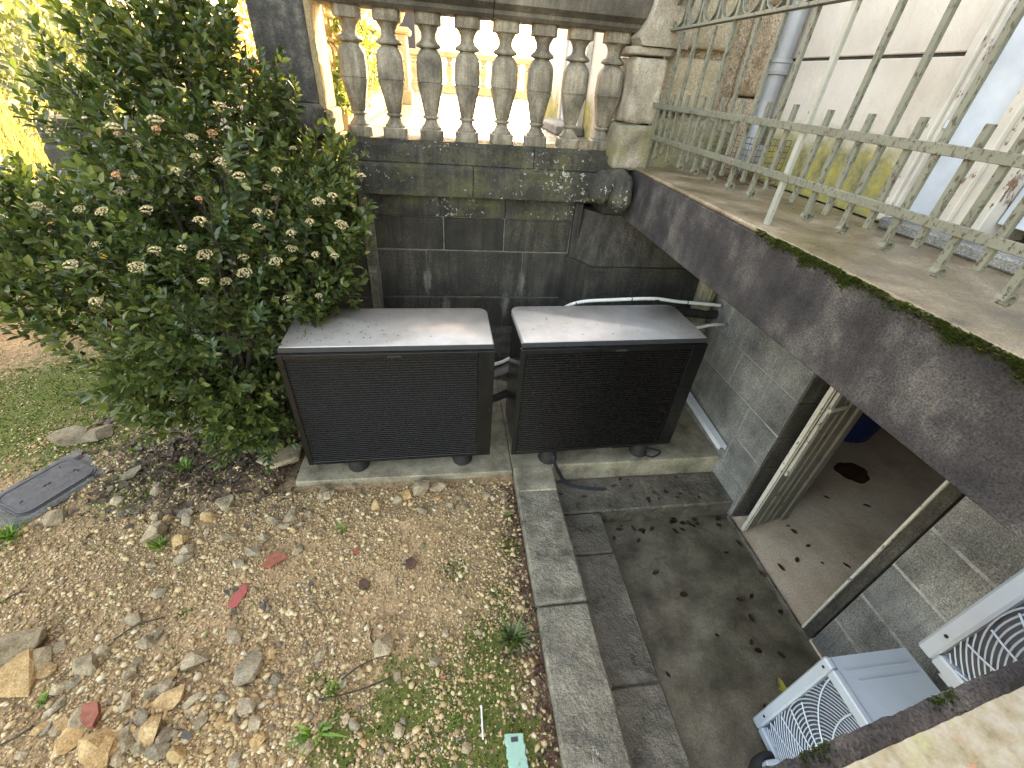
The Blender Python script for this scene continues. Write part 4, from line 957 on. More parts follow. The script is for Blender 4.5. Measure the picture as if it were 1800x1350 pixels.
for i in range(115):
    if i < 60: u, v = rnd.gauss(270, 140), rnd.gauss(1250, 75)
    elif i < 90: u, v = rnd.uniform(180, 560), rnd.uniform(860, 1000)
    else: u, v = rnd.uniform(560, 900), rnd.choice((rnd.uniform(862, 900), rnd.uniform(1150, 1340)))
    if not (5 < u < 900 and 830 < v < 1345): continue
    mt_ = rnd.choice(('rock', 'rock', 'greyrock', 'orangerock')); cw = {'rock': 'tan', 'greyrock': 'grey brown', 'orangerock': 'ochre'}[mt_]
    if i < 60: pl = ('left side of the rubble at the lower left', 'middle of the rubble at the lower left', 'right fringe of the rubble at the lower left')[0 if u < 190 else 1 if u < 340 else 2]
    elif i < 90: pl = 'gravel before the shrub, towards the manhole' if u < 370 else 'gravel before the shrub, towards the pad'
    else: pl = 'gravel just in front of the pad' if v < 905 else 'mossy gravel near the bottom edge'
    rock(u, v, rnd.uniform(13, 30), mt_, 'small %s stone in the %s' % (cw, pl), 'small %s stones, %s' % (cw, pl))

def flatbit(name, poly, mat, label, cat, z=.008, th=.005, group=None, curl=0):
    P = [at(u, v, 2, ZG) for u, v in poly]; c = sum(P, Vector()) / len(P); zz = gzs(c.x, c.y) + z; b = MB()
    b.loft([[(p_.x, p_.y, zz + rnd.uniform(-.003, .003)) for p_ in P], [(p_.x, p_.y, zz + th + rnd.uniform(-.002, .004)) for p_ in P]])
    o = b.build(name, mat); return tag(o, label, cat, group)
flatbit('plastic_strip', [(403, 1068), (412, 1050), (432, 1028), (438, 1032), (436, 1045), (420, 1068), (410, 1074)], M['redplastic'], 'bright red flat plastic strip lying on the gravel', 'strip')
flatbit('brick_fragment', [(462, 1000), (475, 980), (492, 973), (507, 984), (490, 992), (478, 1002)], M['redclay'], 'dusty red brick fragment right of the plastic strip', 'fragment', th=.012)
flatbit('brick_fragment', [(160, 1280), (163, 1250), (188, 1245), (190, 1265), (180, 1288), (170, 1290)], M['redclay'], 'red brick fragment among the rubble stones at the lower left', 'fragment', th=.028, z=.02)
flatbit('red_bit', [(622, 968), (630, 966), (631, 974), (624, 976)], M['redplastic'], 'tiny bright red plastic bit in the upper gravel', 'plastic bit', th=.004)
flatbit('red_bit', [(774, 1193), (780, 1191), (782, 1197), (776, 1198)], M['redplastic'], 'tiny bright red plastic bit in the lower gravel near the moss', 'plastic bit', th=.004)
for i, (u, v, w) in enumerate(((400, 1043, 10), (415, 1037, 9), (412, 1080, 10), (464, 1072, 12), (468, 1058, 9), (548, 1028, 9), (336, 1301, 18), (322, 908, 16))):
    flatbit('slate_fragment', [(u + w * .6 * math.cos(a) * rnd.uniform(.7, 1.2), v + w * .5 * math.sin(a) * rnd.uniform(.7, 1.2)) for a in np.linspace(0, 5.2, 6)], M['slate'],
            ('dark slate fragment just left of the top of the red strip', 'dark slate fragment touching the upper left of the red strip', 'dark slate fragment at the lower end of the red strip', 'lower dark slate fragment right of the red strip', 'upper dark slate fragment right of the red strip',
             'lone dark slate fragment well right of the red strip', 'dark slate fragment at the bottom of the rubble', 'blue slate fragment near the shrub stones')[i], 'slate', group='slate fragments on the gravel')
for (u, v) in ((640, 1028), (722, 992)):
    flatbit('crumpled_leaf', [(u - 9, v + 6), (u - 8, v - 6), (u + 1, v - 10), (u + 10, v - 3), (u + 8, v + 7), (u - 2, v + 9)], M['deadleaf'], 'curled purplish dead leaf on the open gravel, %s' % ('left one' if u < 700 else 'right one'), 'leaf', th=.012)
mi = empty('mint_strip', at(905, 1320, 2, ZG), 'worn mint green plastic strip lying at the bottom edge by the kerb', 'strip')
P = [at(u, v, 2, -2.45) for u, v in ((886, 1292), (920, 1290), (930, 1352), (895, 1356))]
b = MB(); nseg = 14; rings = []
for i in range(nseg + 1):
    t_ = i / nseg; l_ = P[0].lerp(P[3], t_) ; r_ = P[1].lerp(P[2], t_); j = rnd.uniform(-.004, .004)
    rings.append([(l_.x + j, l_.y, -2.452), (l_.x + .006 + j, l_.y, -2.438), (r_.x - .006 + j, r_.y, -2.438), (r_.x + j, r_.y, -2.452)])
b.loft(rings); b.build('strip', M['mint'], mi)
b = MB(); q = (P[0] + P[1]) / 2; b.box(q.x - .016, q.x + .016, q.y - .03, q.y - .012, -2.4375, -2.4365); b.build('slot', M['acdark'], mi)
tag(MB().tube([at(846, 1240, 2, -2.45), at(849, 1300, 2, -2.45)], .004, 6).build('white_stick', M['whitestick']), 'thin white plastic stick lying on mossy gravel near the kerb', 'stick')
tw = [((655, 1105), (657, 1130), 'blue grey short stick by the flat tan stone'), ((600, 1195), (655, 1160), 'long thin dark twig left of the flat tan stone'), ((0, 1310), (60, 1275), 'thick dark twig at the lower left corner'), ((0, 1060), (45, 1040), 'dark twig at the left edge of the picture'), ((200, 1125), (290, 1085), 'forked dark twig crossing the gravel'), ((560, 1230), (690, 1190), 'thin curved twig in the gravel above the moss')]
for p0, p1, lb in tw:
    a_, c_ = at(*p0, 2, -2.448), at(*p1, 2, -2.448); m_ = a_.lerp(c_, .5) + Vector((rnd.uniform(-.02, .02), rnd.uniform(-.02, .02), .006))
    tag(MB().tube(smoothpath([a_, m_, c_], 5), .0045, 5).build('twig', M['twig']), lb, 'twig')

# ------------------------------------------------------------------ fallen leaves
def leaf_poly(L, W, curl=.25):
    pts = []; fs = []
    n = 4
    for i in range(n + 1):
        t_ = i / n; w = W * math.sin(math.pi * min(1, t_ * .94 + .03)) ** .8; z = curl * L * (t_ - .5) ** 2
        pts += [(L * (t_ - .5), -w, z + w * .35), (L * (t_ - .5), 0, z), (L * (t_ - .5), w, z + w * .35)]
    for i in range(n):
        a = i * 3; fs += [(a, a + 3, a + 4, a + 1), (a + 1, a + 4, a + 5, a + 2)]
    return pts, fs
leaf_me = {}
for m in ('deadleaf', 'wetleaf', 'yellowleaf'):
    b = MB(); b.add(*leaf_poly(1, .28)); leaf_me[m] = b.mesh('fallen_leaf', M[m], True)
def fleaf(p_, s_, m, lb, grp=None):
    o = link('fallen_leaf', leaf_me[m], None, (p_[0], p_[1], p_[2] + s_ * .09), (rnd.uniform(-.25, .25), rnd.uniform(-.25, .25), rnd.uniform(0, 6.28))); o.scale = (s_,) * 3; tag(o, lb, 'leaf', grp)
for i in range(46):
    if i < 26: u, v = rnd.uniform(1065, 1270), 905 + abs(rnd.gauss(0, 1)) * 22
    else: u, v = rnd.uniform(1085, 1400), rnd.uniform(920, 1250)
    p_ = at(u, v, 2, ZF)
    if p_.x > 2.15 or p_.y > TREAD_Y - .02 or p_.x < XT + .03: continue
    if i < 26: fleaf(p_, rnd.uniform(.035, .07), 'wetleaf', 'dark wet leaf lying on the pit floor along the lowest step', 'wet leaves along the lowest step')
    else: fleaf(p_, rnd.uniform(.03, .065), 'wetleaf', 'dark leaf on the open pit floor', 'dark leaves on the open pit floor')
for i in range(22):
    p_ = at(rnd.uniform(985, 1240), rnd.uniform(838, 882), 2, ZT)
    if p_.y > PAD_Y - .03 or p_.y < TREAD_Y + .02: continue
    fleaf(p_, rnd.uniform(.03, .055), rnd.choice(('wetleaf', 'deadleaf')), 'dead leaf lying on the middle step', 'dead leaves on the middle step')
for u, v in ((1385, 925), (1400, 985), (1372, 998), (1445, 990), (1420, 960), (1487, 995), (1452, 875), (1523, 890), (1395, 935), (1340, 1010)):
    fleaf(at(u, v, 2, -2.722), rnd.uniform(.03, .065), 'deadleaf', 'brown leaf on the pale floor inside the basement doorway', 'brown leaves on the doorway floor')
fleaf(at(1372, 1205, 2, ZF), .07, 'yellowleaf', 'yellow green leaf on the pit floor near the lower air conditioner, upper of two'); fleaf(at(1378, 1213, 2, ZF), .06, 'yellowleaf', 'yellow green leaf on the pit floor near the lower air conditioner, lower of two')
pd = at(1498, 830, 2, -2.721); P = []
for k in range(26):
    a = 2 * math.pi * k / 26; r = .125 * (1 + .07 * math.sin(3 * a) + .05 * math.sin(7 * a + 1)); P.append((pd.x + r * math.cos(a) * 1.2, pd.y + r * math.sin(a)))
b = MB(); b.prism(P, 2, -2.7215, -2.7175); tag(b.build('puddle', M['puddle']), 'dark brown puddle stain on the basement room floor', 'puddle', kind='stuff')
for i in range(26):
    u, v = rnd.choice(((rnd.uniform(330, 520), rnd.uniform(740, 800)), (rnd.uniform(170, 330), rnd.uniform(690, 800)))); x, y = px_g(u, v)
    fleaf((x, y, gzs(x, y)), rnd.uniform(.06, .12), rnd.choice(('deadleaf', 'deadleaf', 'wetleaf')), 'large brown dead leaf under the flowering shrub', 'dead leaves under the flowering shrub')
for (u, v) in ((905, 665), (888, 668), (893, 672)):
    fleaf(at(u, v, 2, ZP), .07, 'deadleaf', 'dead leaf on the pad at the wall foot between the heat pumps', 'dead leaves between the heat pumps')

# ------------------------------------------------------------------ foliage tools
def leaf_mass(name, P, D, L, W, mat, parent=None, fold=.25, smooth=True):
    """P centres, D unit directions of the leaf axis, L length, W half width (arrays) -> one mesh of pointed folded leaves"""
    n = len(P); D = D / np.linalg.norm(D, axis=1, keepdims=True); up = rng.normal(0, .55, (n, 3)); up[:, 2] += 1
    S = np.cross(D, up); S /= np.linalg.norm(S, axis=1, keepdims=True); N = np.cross(S, D)
    tpl = [(0, 0, 0), (.32, -1, 1), (.30, 0, 0), (.32, 1, 1), (.68, -.82, .8), (.68, 0, .05), (.68, .82, .8), (1, 0, -.35)]
    F = np.array([(0, 2, 1, 1), (0, 3, 2, 2), (1, 2, 5, 4), (2, 3, 6, 5), (4, 5, 7, 7), (5, 6, 7, 7)])
    V = np.zeros((n, 8, 3))
    for k, (a, b_, c_) in enumerate(tpl):
        V[:, k] = P + D * (L * a)[:, None] + S * (W * b_)[:, None] + N * (W * c_ * fold * 1.4)[:, None] + (np.array([0, 0, -1]) * (L * .12 * a * a)[:, None])
    V = V.reshape(-1, 3); me = bpy.data.meshes.new(name)
    tri = [(0, 2, 1), (0, 3, 2), (4, 5, 7), (5, 6, 7), (1, 2, 5), (1, 5, 4), (2, 3, 6), (2, 6, 5)]
    T = np.array(tri); Fa = (T[None] + (np.arange(n) * 8)[:, None, None]).reshape(-1, 3)
    me.vertices.add(len(V)); me.vertices.foreach_set('co', V.astype(np.float32).ravel()); me.loops.add(Fa.size); me.loops.foreach_set('vertex_index', Fa.astype(np.int32).ravel())
    me.polygons.add(len(Fa)); me.polygons.foreach_set('loop_start', np.arange(0, Fa.size, 3, dtype=np.int32))
    me.polygons.foreach_set('use_smooth', np.ones(len(Fa), dtype=bool)); me.materials.append(mat); me.update(calc_edges=True)
    return link(name, me, parent)
def shoots(lobes, n_shoots, base):
    """shoots start inside the crown and end on the outside of a lobe"""
    out = []; w = np.array([l[3] ** 2 for l in lobes]); w /= w.sum()
    while len(out) < n_shoots:
        l = lobes[rng.choice(len(lobes), p=w)]; c = np.array(l[:3]); sz = np.array(l[4] if len(l) > 4 else (1, 1, 1))
        d = rng.normal(0, 1, 3); d[2] = d[2] * .9 + .25; d /= np.linalg.norm(d)
        tip = c + d * l[3] * sz * rng.uniform(.55, 1.05)
        inside = False
        for m in lobes:
            if m is l: continue
            mz = np.array(m[4] if len(m) > 4 else (1, 1, 1))
            if np.linalg.norm((tip - np.array(m[:3])) / mz) < m[3] * .72: inside = rng.random() < .75
        if inside or tip[2] < ZG + .04: continue
        from mathutils import noise as _n
        if _n.noise(Vector(tip) * 3.3) < -.12 and rng.random() < .85: continue
        ax = tip - np.array(base); ax /= np.linalg.norm(ax); ax = .55 * ax + .45 * d + np.array([0, 0, .35]) + rng.normal(0, .18, 3); ax /= np.linalg.norm(ax)
        out.append((tip, ax))
    return out

# ------------------------------------------------------------------ flowering shrub
shrub = empty('flowering_shrub', (-1.5, 2.55, ZG), 'large dense dark green shrub with cream flower clusters left of the heat pumps', 'shrub')
base = (-1.5, 2.7, -2.3)
lobes = [(-1.55, 2.62, -1.35, .72), (-1.35, 2.45, -1.95, .42), (-2.15, 2.75, -.98, .56), (-1.35, 2.85, -.72, .62), (-.85, 2.85, -.85, .38), (-.72, 2.75, -.72, .27), (-.98, 2.75, -1.22, .33), (-1.7, 3.0, -.3, .44), (-1.25, 3.05, -.12, .42),
         (-2.5, 2.95, -.85, .34), (-.82, 2.78, -1.12, .27), (-1.0, 2.7, -1.0, .3), (-.80, 2.62, -1.12, .22), (-1.45, 3.0, .2, .36), (-2.0, 2.9, -1.32, .42), (-1.6, 3.1, .15, .2), (-1.75, 2.5, -1.8, .4), (-.75, 3.05, -.45, .24), (-2.75, 2.75, -.95, .34)]
SH = shoots(lobes, 2450, base)
P, D, L, W = [], [], [], []; near = []
stem = MB()
def stemline(b, p0, p1, r):
    b.tube([p0, p1], r, 3, cap=False)
flowers = []
for tip, ax in SH:
    nl = int(rng.integers(6, 11)); ln = rng.uniform(.12, .26); u0 = np.cross(ax, (.3, .2, 1.)); u0 /= np.linalg.norm(u0); v0 = np.cross(ax, u0)
    if rng.random() < .6: stemline(stem, tip - ax * ln, tip, .0022)
    for k in range(nl):
        t_ = k / (nl - 1); p_ = tip - ax * ln * (1 - t_); a0 = k * 1.57 + rng.uniform(-.3, .3)
        for sgn in (0, math.pi):
            a = a0 + sgn; rad = u0 * math.cos(a) + v0 * math.sin(a); sp = .95 - .5 * t_
            P.append(p_); D.append(rad * sp + ax * (.45 + .35 * t_)); ll = rng.uniform(.045, .076) * (1.0 - .35 * (t_ > .9)); L.append(ll); W.append(ll * rng.uniform(.19, .25))
    flowers.append((tip, ax))
P, D, L, W = map(np.array, (P, D, L, W))
# hold the foliage out of the wall, the ground and the left heat pump's body
ok = (P[:, 1] < 3.40) & (P[:, 2] > ZG + .02) & ~((P[:, 0] > -1.06) & (P[:, 0] < .3) & (P[:, 1] > 2.2) & (P[:, 1] < 2.82) & (P[:, 2] < -1.33)) & ~((P[:, 0] > -1.08) & (P[:, 2] < -1.35))
P, D, L, W = P[ok], D[ok], L[ok], W[ok]
cpos = P.copy(); dist = np.linalg.norm(cpos, axis=1)
# the leaves that show largest become parts of their own
M3 = np.array(CAMR); q = cpos @ M3; uu = 900 + FPX * q[:, 0] / -q[:, 2]; vv_ = 675 - FPX * q[:, 1] / -q[:, 2]
vis = (uu > 5) & (uu < 690) & (vv_ > 0) & (vv_ < 830)
lobe_out = np.min([np.linalg.norm((cpos - np.array(l[:3])), axis=1) / l[3] for l in lobes], axis=0)
score = dist - .55 * lobe_out + np.where(vis, 0, 100) - L * 6
order = np.argsort(score)
pick = order[:300]; rest = np.ones(len(P), bool); rest[pick] = False
o = leaf_mass('foliage', P[rest], D[rest], L[rest], W[rest], M['leaf'], shrub); o['kind'] = 'stuff'
b = MB(); tpl = [(0, 0, 0), (.32, -.22, .06), (.30, 0, 0), (.32, .22, .06), (.68, -.18, .04), (.68, 0, -.03), (.68, .18, .04), (1, 0, -.12)]
b.add(tpl, [(0, 2, 1), (0, 3, 2), (1, 2, 5, 4), (2, 3, 6, 5), (4, 5, 7), (5, 6, 7)]); M['leafone'] = leafmat('viburnum_leaf_single', (.03, .06, .026), (.05, .085, .03), .34, .2)
lm = b.mesh('leaf', M['leafone'], True)
for i in pick:
    d = Vector(D[i]).normalized(); o = link('leaf', lm, shrub, (0, 0, 0)); o.location = Vector(P[i]) - shrub.location
    qx = d.to_track_quat('X', 'Z'); o.rotation_euler = (qx.to_matrix() @ Matrix.Rotation(rng.normal(0, .4), 3, 'X')).to_euler(); o.scale = (L[i] * 1.1,) * 3
b = MB()
for k in range(26):
    l = lobes[k % len(lobes)]; p0 = Vector((base[0] + rnd.uniform(-.12, .12), base[1] + rnd.uniform(-.12, .12), ZG - .02)); p3 = Vector(l[:3]) + Vector((rnd.uniform(-.2, .2), rnd.uniform(-.2, .2), rnd.uniform(0, .2)))
    if p3.y > 3.35: p3.y = 3.35
    p1 = p0.lerp(p3, .35) + Vector((rnd.uniform(-.1, .1), rnd.uniform(-.1, .05), .12)); b.tube(smoothpath([p0, p1, p3], 6), .02, 7, rfun=lambda t: .022 * (1 - t) + .004)
b.build('stem', M['bark'], shrub, True)
o = stem.build('twigs', M['bark'], shrub); o['kind'] = 'stuff'
# flower clusters: domed heads of many small florets, each cluster a part
def cluster_mesh(mat, r=.026, n=46, seed=0):
    rr = random.Random(seed); b = MB()
    for i in range(n):
        a = rr.uniform(0, 6.28); t_ = math.sqrt(rr.random()) * r; c_ = Vector((t_ * math.cos(a), t_ * math.sin(a), .013 * (1 - (t_ / r) ** 2) + rr.uniform(0, .003))); s_ = rr.uniform(.0028, .0045)
        vs_ = [c_ + Vector((s_ * x, s_ * y, s_ * z)) for x, y, z in ((1, 0, 0), (0, 1, 0), (-1, 0, 0), (0, -1, 0), (0, 0, 1), (0, 0, -1))]
        b.add(vs_, [(0, 1, 4), (1, 2, 4), (2, 3, 4), (3, 0, 4), (1, 0, 5), (2, 1, 5), (3, 2, 5), (0, 3, 5)])
    for i in range(8):
        a = i * .785; b.add([(0, 0, -.028), (.001, 0, -.028), (r * .7 * math.cos(a), r * .7 * math.sin(a), .002)], [(0, 1, 2)])
    return b.mesh('flower_cluster', mat)
fm = [cluster_mesh(M['flower'], .027, 60, 1), cluster_mesh(M['flower'], .022, 44, 2), cluster_mesh(M['flower'], .031, 80, 3), cluster_mesh(M['bud'], .022, 50, 4)]
T = np.array([f[0] for f in flowers]); q = T @ M3; fu = 900 + FPX * q[:, 0] / -q[:, 2]; fv = 675 - FPX * q[:, 1] / -q[:, 2]
fpx = [(388, 187), (272, 212), (275, 228), (208, 237), (337, 242), (487, 300), (345, 276), (390, 285), (237, 312), (340, 320), (208, 340), (290, 342), (352, 388), (258, 369), (180, 372), (65, 362), (140, 368), (205, 308), (345, 285), (453, 372), (585, 345), (560, 355), (485, 350), (515, 262), (545, 390), (272, 440), (320, 437), (360, 448), (428, 453), (513, 437), (485, 460), (180, 480), (241, 470), (125, 466), (168, 430), (358, 495), (397, 495), (588, 450), (555, 448), (168, 530), (455, 400), (600, 395), (512, 410), (470, 375), (635, 310), (615, 360), (373, 235), (90, 232), (60, 240), (470, 330), (310, 300), (430, 480), (560, 520), (505, 525), (420, 310), (200, 225), (350, 350), (240, 255)]
used = set()
for (u, v) in fpx:
    dd = (fu - u) ** 2 + (fv - v) ** 2; cand = [i for i in np.argsort(dd + 900 * np.linalg.norm(T, axis=1))[:12] if i not in used and dd[i] < 1500 and T[i][1] < 3.38]
    if not cand: continue
    i = min(cand, key=lambda k: np.linalg.norm(T[k]) * 60 + math.sqrt(dd[k])); used.add(i)
    tip = at(u, v, 1, 1); tip = tip * (np.linalg.norm(T[i]) / tip.length); ax = Vector((0, -.25, 1)) + Vector(flowers[i][1]) * .5 + Vector((rnd.uniform(-.2, .2), rnd.uniform(-.2, .2), 0)); ax.normalize()
    o = link('flower_cluster', fm[3] if (u, v) in ((275, 228), (208, 237), (373, 235), (350, 350), (205, 308)) else rnd.choice(fm[:3]), shrub, (0, 0, 0)); o.location = tip * .985 - shrub.location
    o.rotation_euler = ax.to_track_quat('Z', 'Y').to_euler(); o.scale = (rnd.uniform(.85, 1.25),) * 3
    # ruff of leaves under the flower head
print('leaves', len(P), 'clusters', len(used))

# ------------------------------------------------------------------ grass tufts, weeds, moss
def tuft(u, v, n, h, mat, label, spread=.05, w=.0035, name='grass_tuft', cat='grass', group=None, flat=.5):
    x, y = px_g(u, v); b = MB(); z0 = gzs(x, y) - .004
    for i in range(n):
        a = rnd.uniform(0, 6.28); r = rnd.uniform(0, spread) ; p0 = Vector((x + r * math.cos(a) * .8, y + r * math.sin(a) * .8, z0)); hh = h * rnd.uniform(.5, 1.1)
        o_ = Vector((math.cos(a), math.sin(a), 0)) * hh * rnd.uniform(.2, flat * 2); side = Vector((-math.sin(a), math.cos(a), 0)) * w
        p1 = p0 + Vector((0, 0, hh * .55)) + o_ * .4; p2 = p0 + Vector((0, 0, hh * rnd.uniform(.6, 1))) + o_
        b.add([p0 - side, p0 + side, p1 + side * .8, p1 - side * .8, p2], [(0, 1, 2, 3), (3, 2, 4)])
    o = b.build(name, mat); return tag(o, label, cat, group)
tuft(285, 962, 60, .07, M['grassgreen'], 'bright green grass tuft beside the pale flat stone in the gravel', .05)
tuft(330, 832, 55, .09, M['grassgreen'], 'grass tuft growing just in front of the shrub', .05)
tuft(20, 945, 70, .08, M['grassgreen'], 'leafy green tuft at the left edge below the manhole', .07, .006)
tuft(600, 935, 26, .05, M['grassgreen'], 'thin small grass tuft in gravel in front of the pad', .03)
tuft(590, 1215, 40, .05, M['grassgreen'], 'grass tuft left of the flat tan stone at the moss edge', .04)
tuft(555, 1290, 22, .08, M['grassgreen'], 'star shaped plantain weed at the bottom in the gravel', .02, .008, 'plantain', 'weed', flat=1.2)
tuft(75, 1235, 20, .05, M['grassgreen'], 'small green weed between the rubble stones at left', .02, .006, 'weed', 'weed')
tuft(240, 800, 22, .06, M['younglea'], 'pale green seedling left of the shrub foot', .02, .006, 'weed', 'weed')
tuft(800, 1270, 24, .03, M['grassgreen'], 'small clover weed on the moss near the kerb', .03, .007, 'weed', 'weed')
tuft(900, 1125, 90, .085, M['leaf'], 'dark leafy weed growing against the kerb', .04, .007, 'dark_weed', 'weed', flat=.9)
tuft(893, 1150, 50, .08, M['twig'], 'dry brown grass stalks hanging by the dark weed at the kerb', .05, .002, 'dry_grass', 'grass')
tuft(325, 1080, 20, .03, M['moss'], 'tiny moss weed in the middle of the gravel', .03, .004, 'weed', 'weed')
tuft(895, 905, 24, .04, M['grassgreen'], 'small weed at the kerb near the pad corner', .03, .005, 'weed', 'weed')
# scattered low weeds and moss cushions (stuff)
n = 45000; x = rng.uniform(-4.4, XK0, n); y = rng.uniform(.0, 4.4, n)
f = fieldv(x, y, moss_spots) * .8 + vnoise(x, y, 12, 9) * .5 + vnoise(x, y, 31, 12) * .27 + .25 * np.exp(-((x - XK0) / .1) ** 2) * (y < 2.1); k = (f > .82) & ~((x > -1.2) & (y > 2.13)); x, y = x[k], y[k]
o = tufts('ground_moss', list(zip(x.tolist(), y.tolist(), (gz(x, y) - .001).tolist())), (0, 0, 1), M['moss'], (.004, .014), .005, 3); tag(o, 'bright moss cushions creeping over the gravel ground', 'moss', kind='stuff'); o.name = 'ground_moss'
n = 4200; x = rng.uniform(-3.6, XK0 - .01, n); y = rng.uniform(.2, 3.6, n)
f = .55 * np.exp(-((x - XK0) / .18) ** 2) + .4 * fieldv(x, y, moss_spots) + .5 * np.exp(-((x + 2.1) ** 2 + (y - 2.3) ** 2) / .35) + .15; k = (rng.random(len(x)) < f * .7) & ~((x > -1.2) & (y > 2.13)); x, y = x[k], y[k]
o = tufts('low_weeds', list(zip(x.tolist(), y.tolist(), (gz(x, y) - .002).tolist())), (0, 0, 1), M['grassgreen'], (.015, .04), .0035, 4); tag(o, 'sparse low weeds sprouting through the gravel', 'weeds', kind='stuff')
n = 900; x = XK0 - np.abs(rng.normal(0, .05, n)); y = rng.uniform(.3, 2.1, n)
Dn = rng.normal(0, 1, (n, 3)); Dn[:, 2] *= .15; Ln = rng.uniform(.012, .035, n)
o = leaf_mass('leaf_litter', np.stack([x, y, gz(x, y) + .006], -1), Dn, Ln, Ln * .25, M['deadleaf']); tag(o, 'brown leaf litter and stalks along the foot of the kerb', 'litter', kind='stuff')
n = 1800; x = rng.normal(-1.75, .38, n); y = rng.normal(2.42, .2, n); k = (x < -1.12) | (y < 2.13); x, y = x[k], y[k]; n = len(x)
Dn = rng.normal(0, 1, (n, 3)); Dn[:, 2] *= .25; Ln = rng.uniform(.025, .07, n)
o = leaf_mass('shrub_litter', np.stack([x, y, gz(x, y) + .008], -1), Dn, Ln, Ln * .25, M['litter']); tag(o, 'dark leaf litter and mulch under the flowering shrub', 'litter', kind='stuff')

# ------------------------------------------------------------------ garden and buildings beyond
def bush(name, c, r, n, mat, label, group, L0=.08, sq=(1, 1, 1), trunk=True):
    e = empty(name, (c[0], c[1], c[2] - r * sq[2]), label, 'shrub', group); d = rng.normal(0, 1, (n, 3)); d /= np.linalg.norm(d, axis=1, keepdims=True)
    rad = r * (rng.random(n) ** .25) * (1 + .22 * np.sin(d[:, 0] * 7 + c[0]) * np.cos(d[:, 2] * 6)); P_ = np.array(c) + d * rad[:, None] * np.array(sq)
    Ls = rng.uniform(.6, 1.3, n) * L0; o = leaf_mass('crown', P_, d + rng.normal(0, .5, (n, 3)) + (0, 0, .4), Ls, Ls * .24, mat, e)
    b = MB(); b.tube([(c[0], c[1], c[2] - r * sq[2] - .1), (c[0] + .1, c[1], c[2])], .05, 6, rfun=lambda t: .06 * (1 - t) + .015); b.build('trunk', M['bark'], e); return e
gg = 'shrubs in the sunlit garden beyond'
bush('garden_shrub', (-5.9, 6.6, -1.4), .8, 3600, M['hedge'], 'bright yellow-green shrub beyond the flowering shrub at the left edge', None, .09)
bush('garden_shrub', (-3.0, 7.2, -.9), 1.0, 7000, M['hedge'], 'sunlit hedge shrub rising behind the upper left of the flowering shrub', None, .06)
bush('garden_shrub', (-5.4, 8.0, -.8), 1.4, 5200, M['hedge'], 'farther sunlit shrub at the top left corner', None, .12)
bush('garden_shrub', (-1.55, 5.2, .1), .42, 1500, M['autumn'], 'orange and yellow autumn bush left of the dark pier', None, .06)
bush('garden_shrub', (-9, 13, .0), 2.6, 4500, M['hedge'], 'distant sunlit tree crown at the far left', None, .2)
# tall ornamental grass
def reeds(cx, cy, n, label, H=2.3, lean=.35):
    b = MB()
    for i in range(n):
        a = rnd.gauss(0, 1); p0 = Vector((cx + rnd.gauss(0, .12), cy + rnd.gauss(0, .12), ZG)); h = H * rnd.uniform(.7, 1.1); off = Vector((rnd.gauss(-.1, lean), rnd.gauss(0, lean * .7), 0)) * h
        w = rnd.uniform(.0025, .006); side = Vector((rnd.uniform(-1, 1), rnd.uniform(-1, 1), 0)).normalized() * w; pts_ = [p0 + off * (t * t) + Vector((0, 0, h * (t - .18 * t ** 3))) for t in (0, .25, .5, .75, 1)]
        vs_ = []
        for k, q_ in enumerate(pts_): s_ = side * (1 - .18 * k); vs_ += [q_ - s_, q_ + s_]
        b.add(vs_, [(2 * k, 2 * k + 1, 2 * k + 3, 2 * k + 2) for k in range(4)])
        if rnd.random() < .22:
            q_ = pts_[-1]; 
            for m_ in range(8): d_ = Vector((rnd.gauss(0, 1), rnd.gauss(0, 1), rnd.gauss(.3, .8))) * .02; b.add([q_ - Vector((0, 0, m_ * .03)), q_ - Vector((0, 0, m_ * .03)) + d_, q_ - Vector((0, 0, m_ * .03 + .03))], [(0, 1, 2)])
    o = b.build('ornamental_grass', M['reed']); return tag(o, label, 'grass')
reeds(-3.65, 4.7, 700, 'tall golden ornamental grass clump at the top left corner')
reeds(-4.6, 5.5, 700, 'tall golden grass clump behind and left of the first one', 2.5)

# cream terrace parapet with blind balusters running away on the left
pr = empty('cream_parapet', (-1.0, 6, -.45), 'sunlit cream balustraded parapet with ivy seen through the left balusters', 'parapet')
b = MB(); b.prism([(-.99, -.45), (-.60, -.45), (-.66, -.34), (-.74, -.27), (-1.0, -.27)][::-1], 1, 3.95, 7.6) if False else b.box(-1.02, -.74, 3.95, 7.6, -.45, -.27, .03); b.build('base', M['creamwall'], pr)
b = MB(); b.box(-1.02, -.80, 3.95, 7.6, .27, .33, .01); b.box(-1.04, -.75, 3.95, 7.6, .33, .44, .02); b.build('coping', M['creamwall'], pr)
b = MB(); b.lathe([(r, z * .54) for r, z, q_ in PF], (0, 0), 16, [q_ for r, z, q_ in PF]); cb = b.mesh('cream_baluster', M['creamwall'])
for i in range(18):
    o = link('baluster', cb, pr, (0, 0, 0)); o.location = Vector((-.90, 4.07 + .2 * i, -.27)) - pr.location
n = 2600; t_ = rng.random(n); P_ = np.stack([-.78 + rng.normal(0, .04, n), 3.95 + 3.3 * t_ ** 1.6, -.3 + .75 * rng.random(n)], -1); keep = (vnoise(P_[:, 1], P_[:, 2], 5, 3) > .52); P_ = P_[keep]; n = len(P_)
o = leaf_mass('terrace_ivy', P_, rng.normal(0, 1, (n, 3)) + (0.6, -.2, -.6), rng.uniform(.03, .06, n), rng.uniform(.012, .022, n), M['ivy']); tag(o, 'ivy trailing over the cream parapet behind the balustrade', 'ivy', kind='stuff')
ped = empty('terrace_pedestal', (-.75, 8.4, -.45), 'cream square pedestal at the end of the parapet, seen between the third and fourth balusters', 'pedestal')
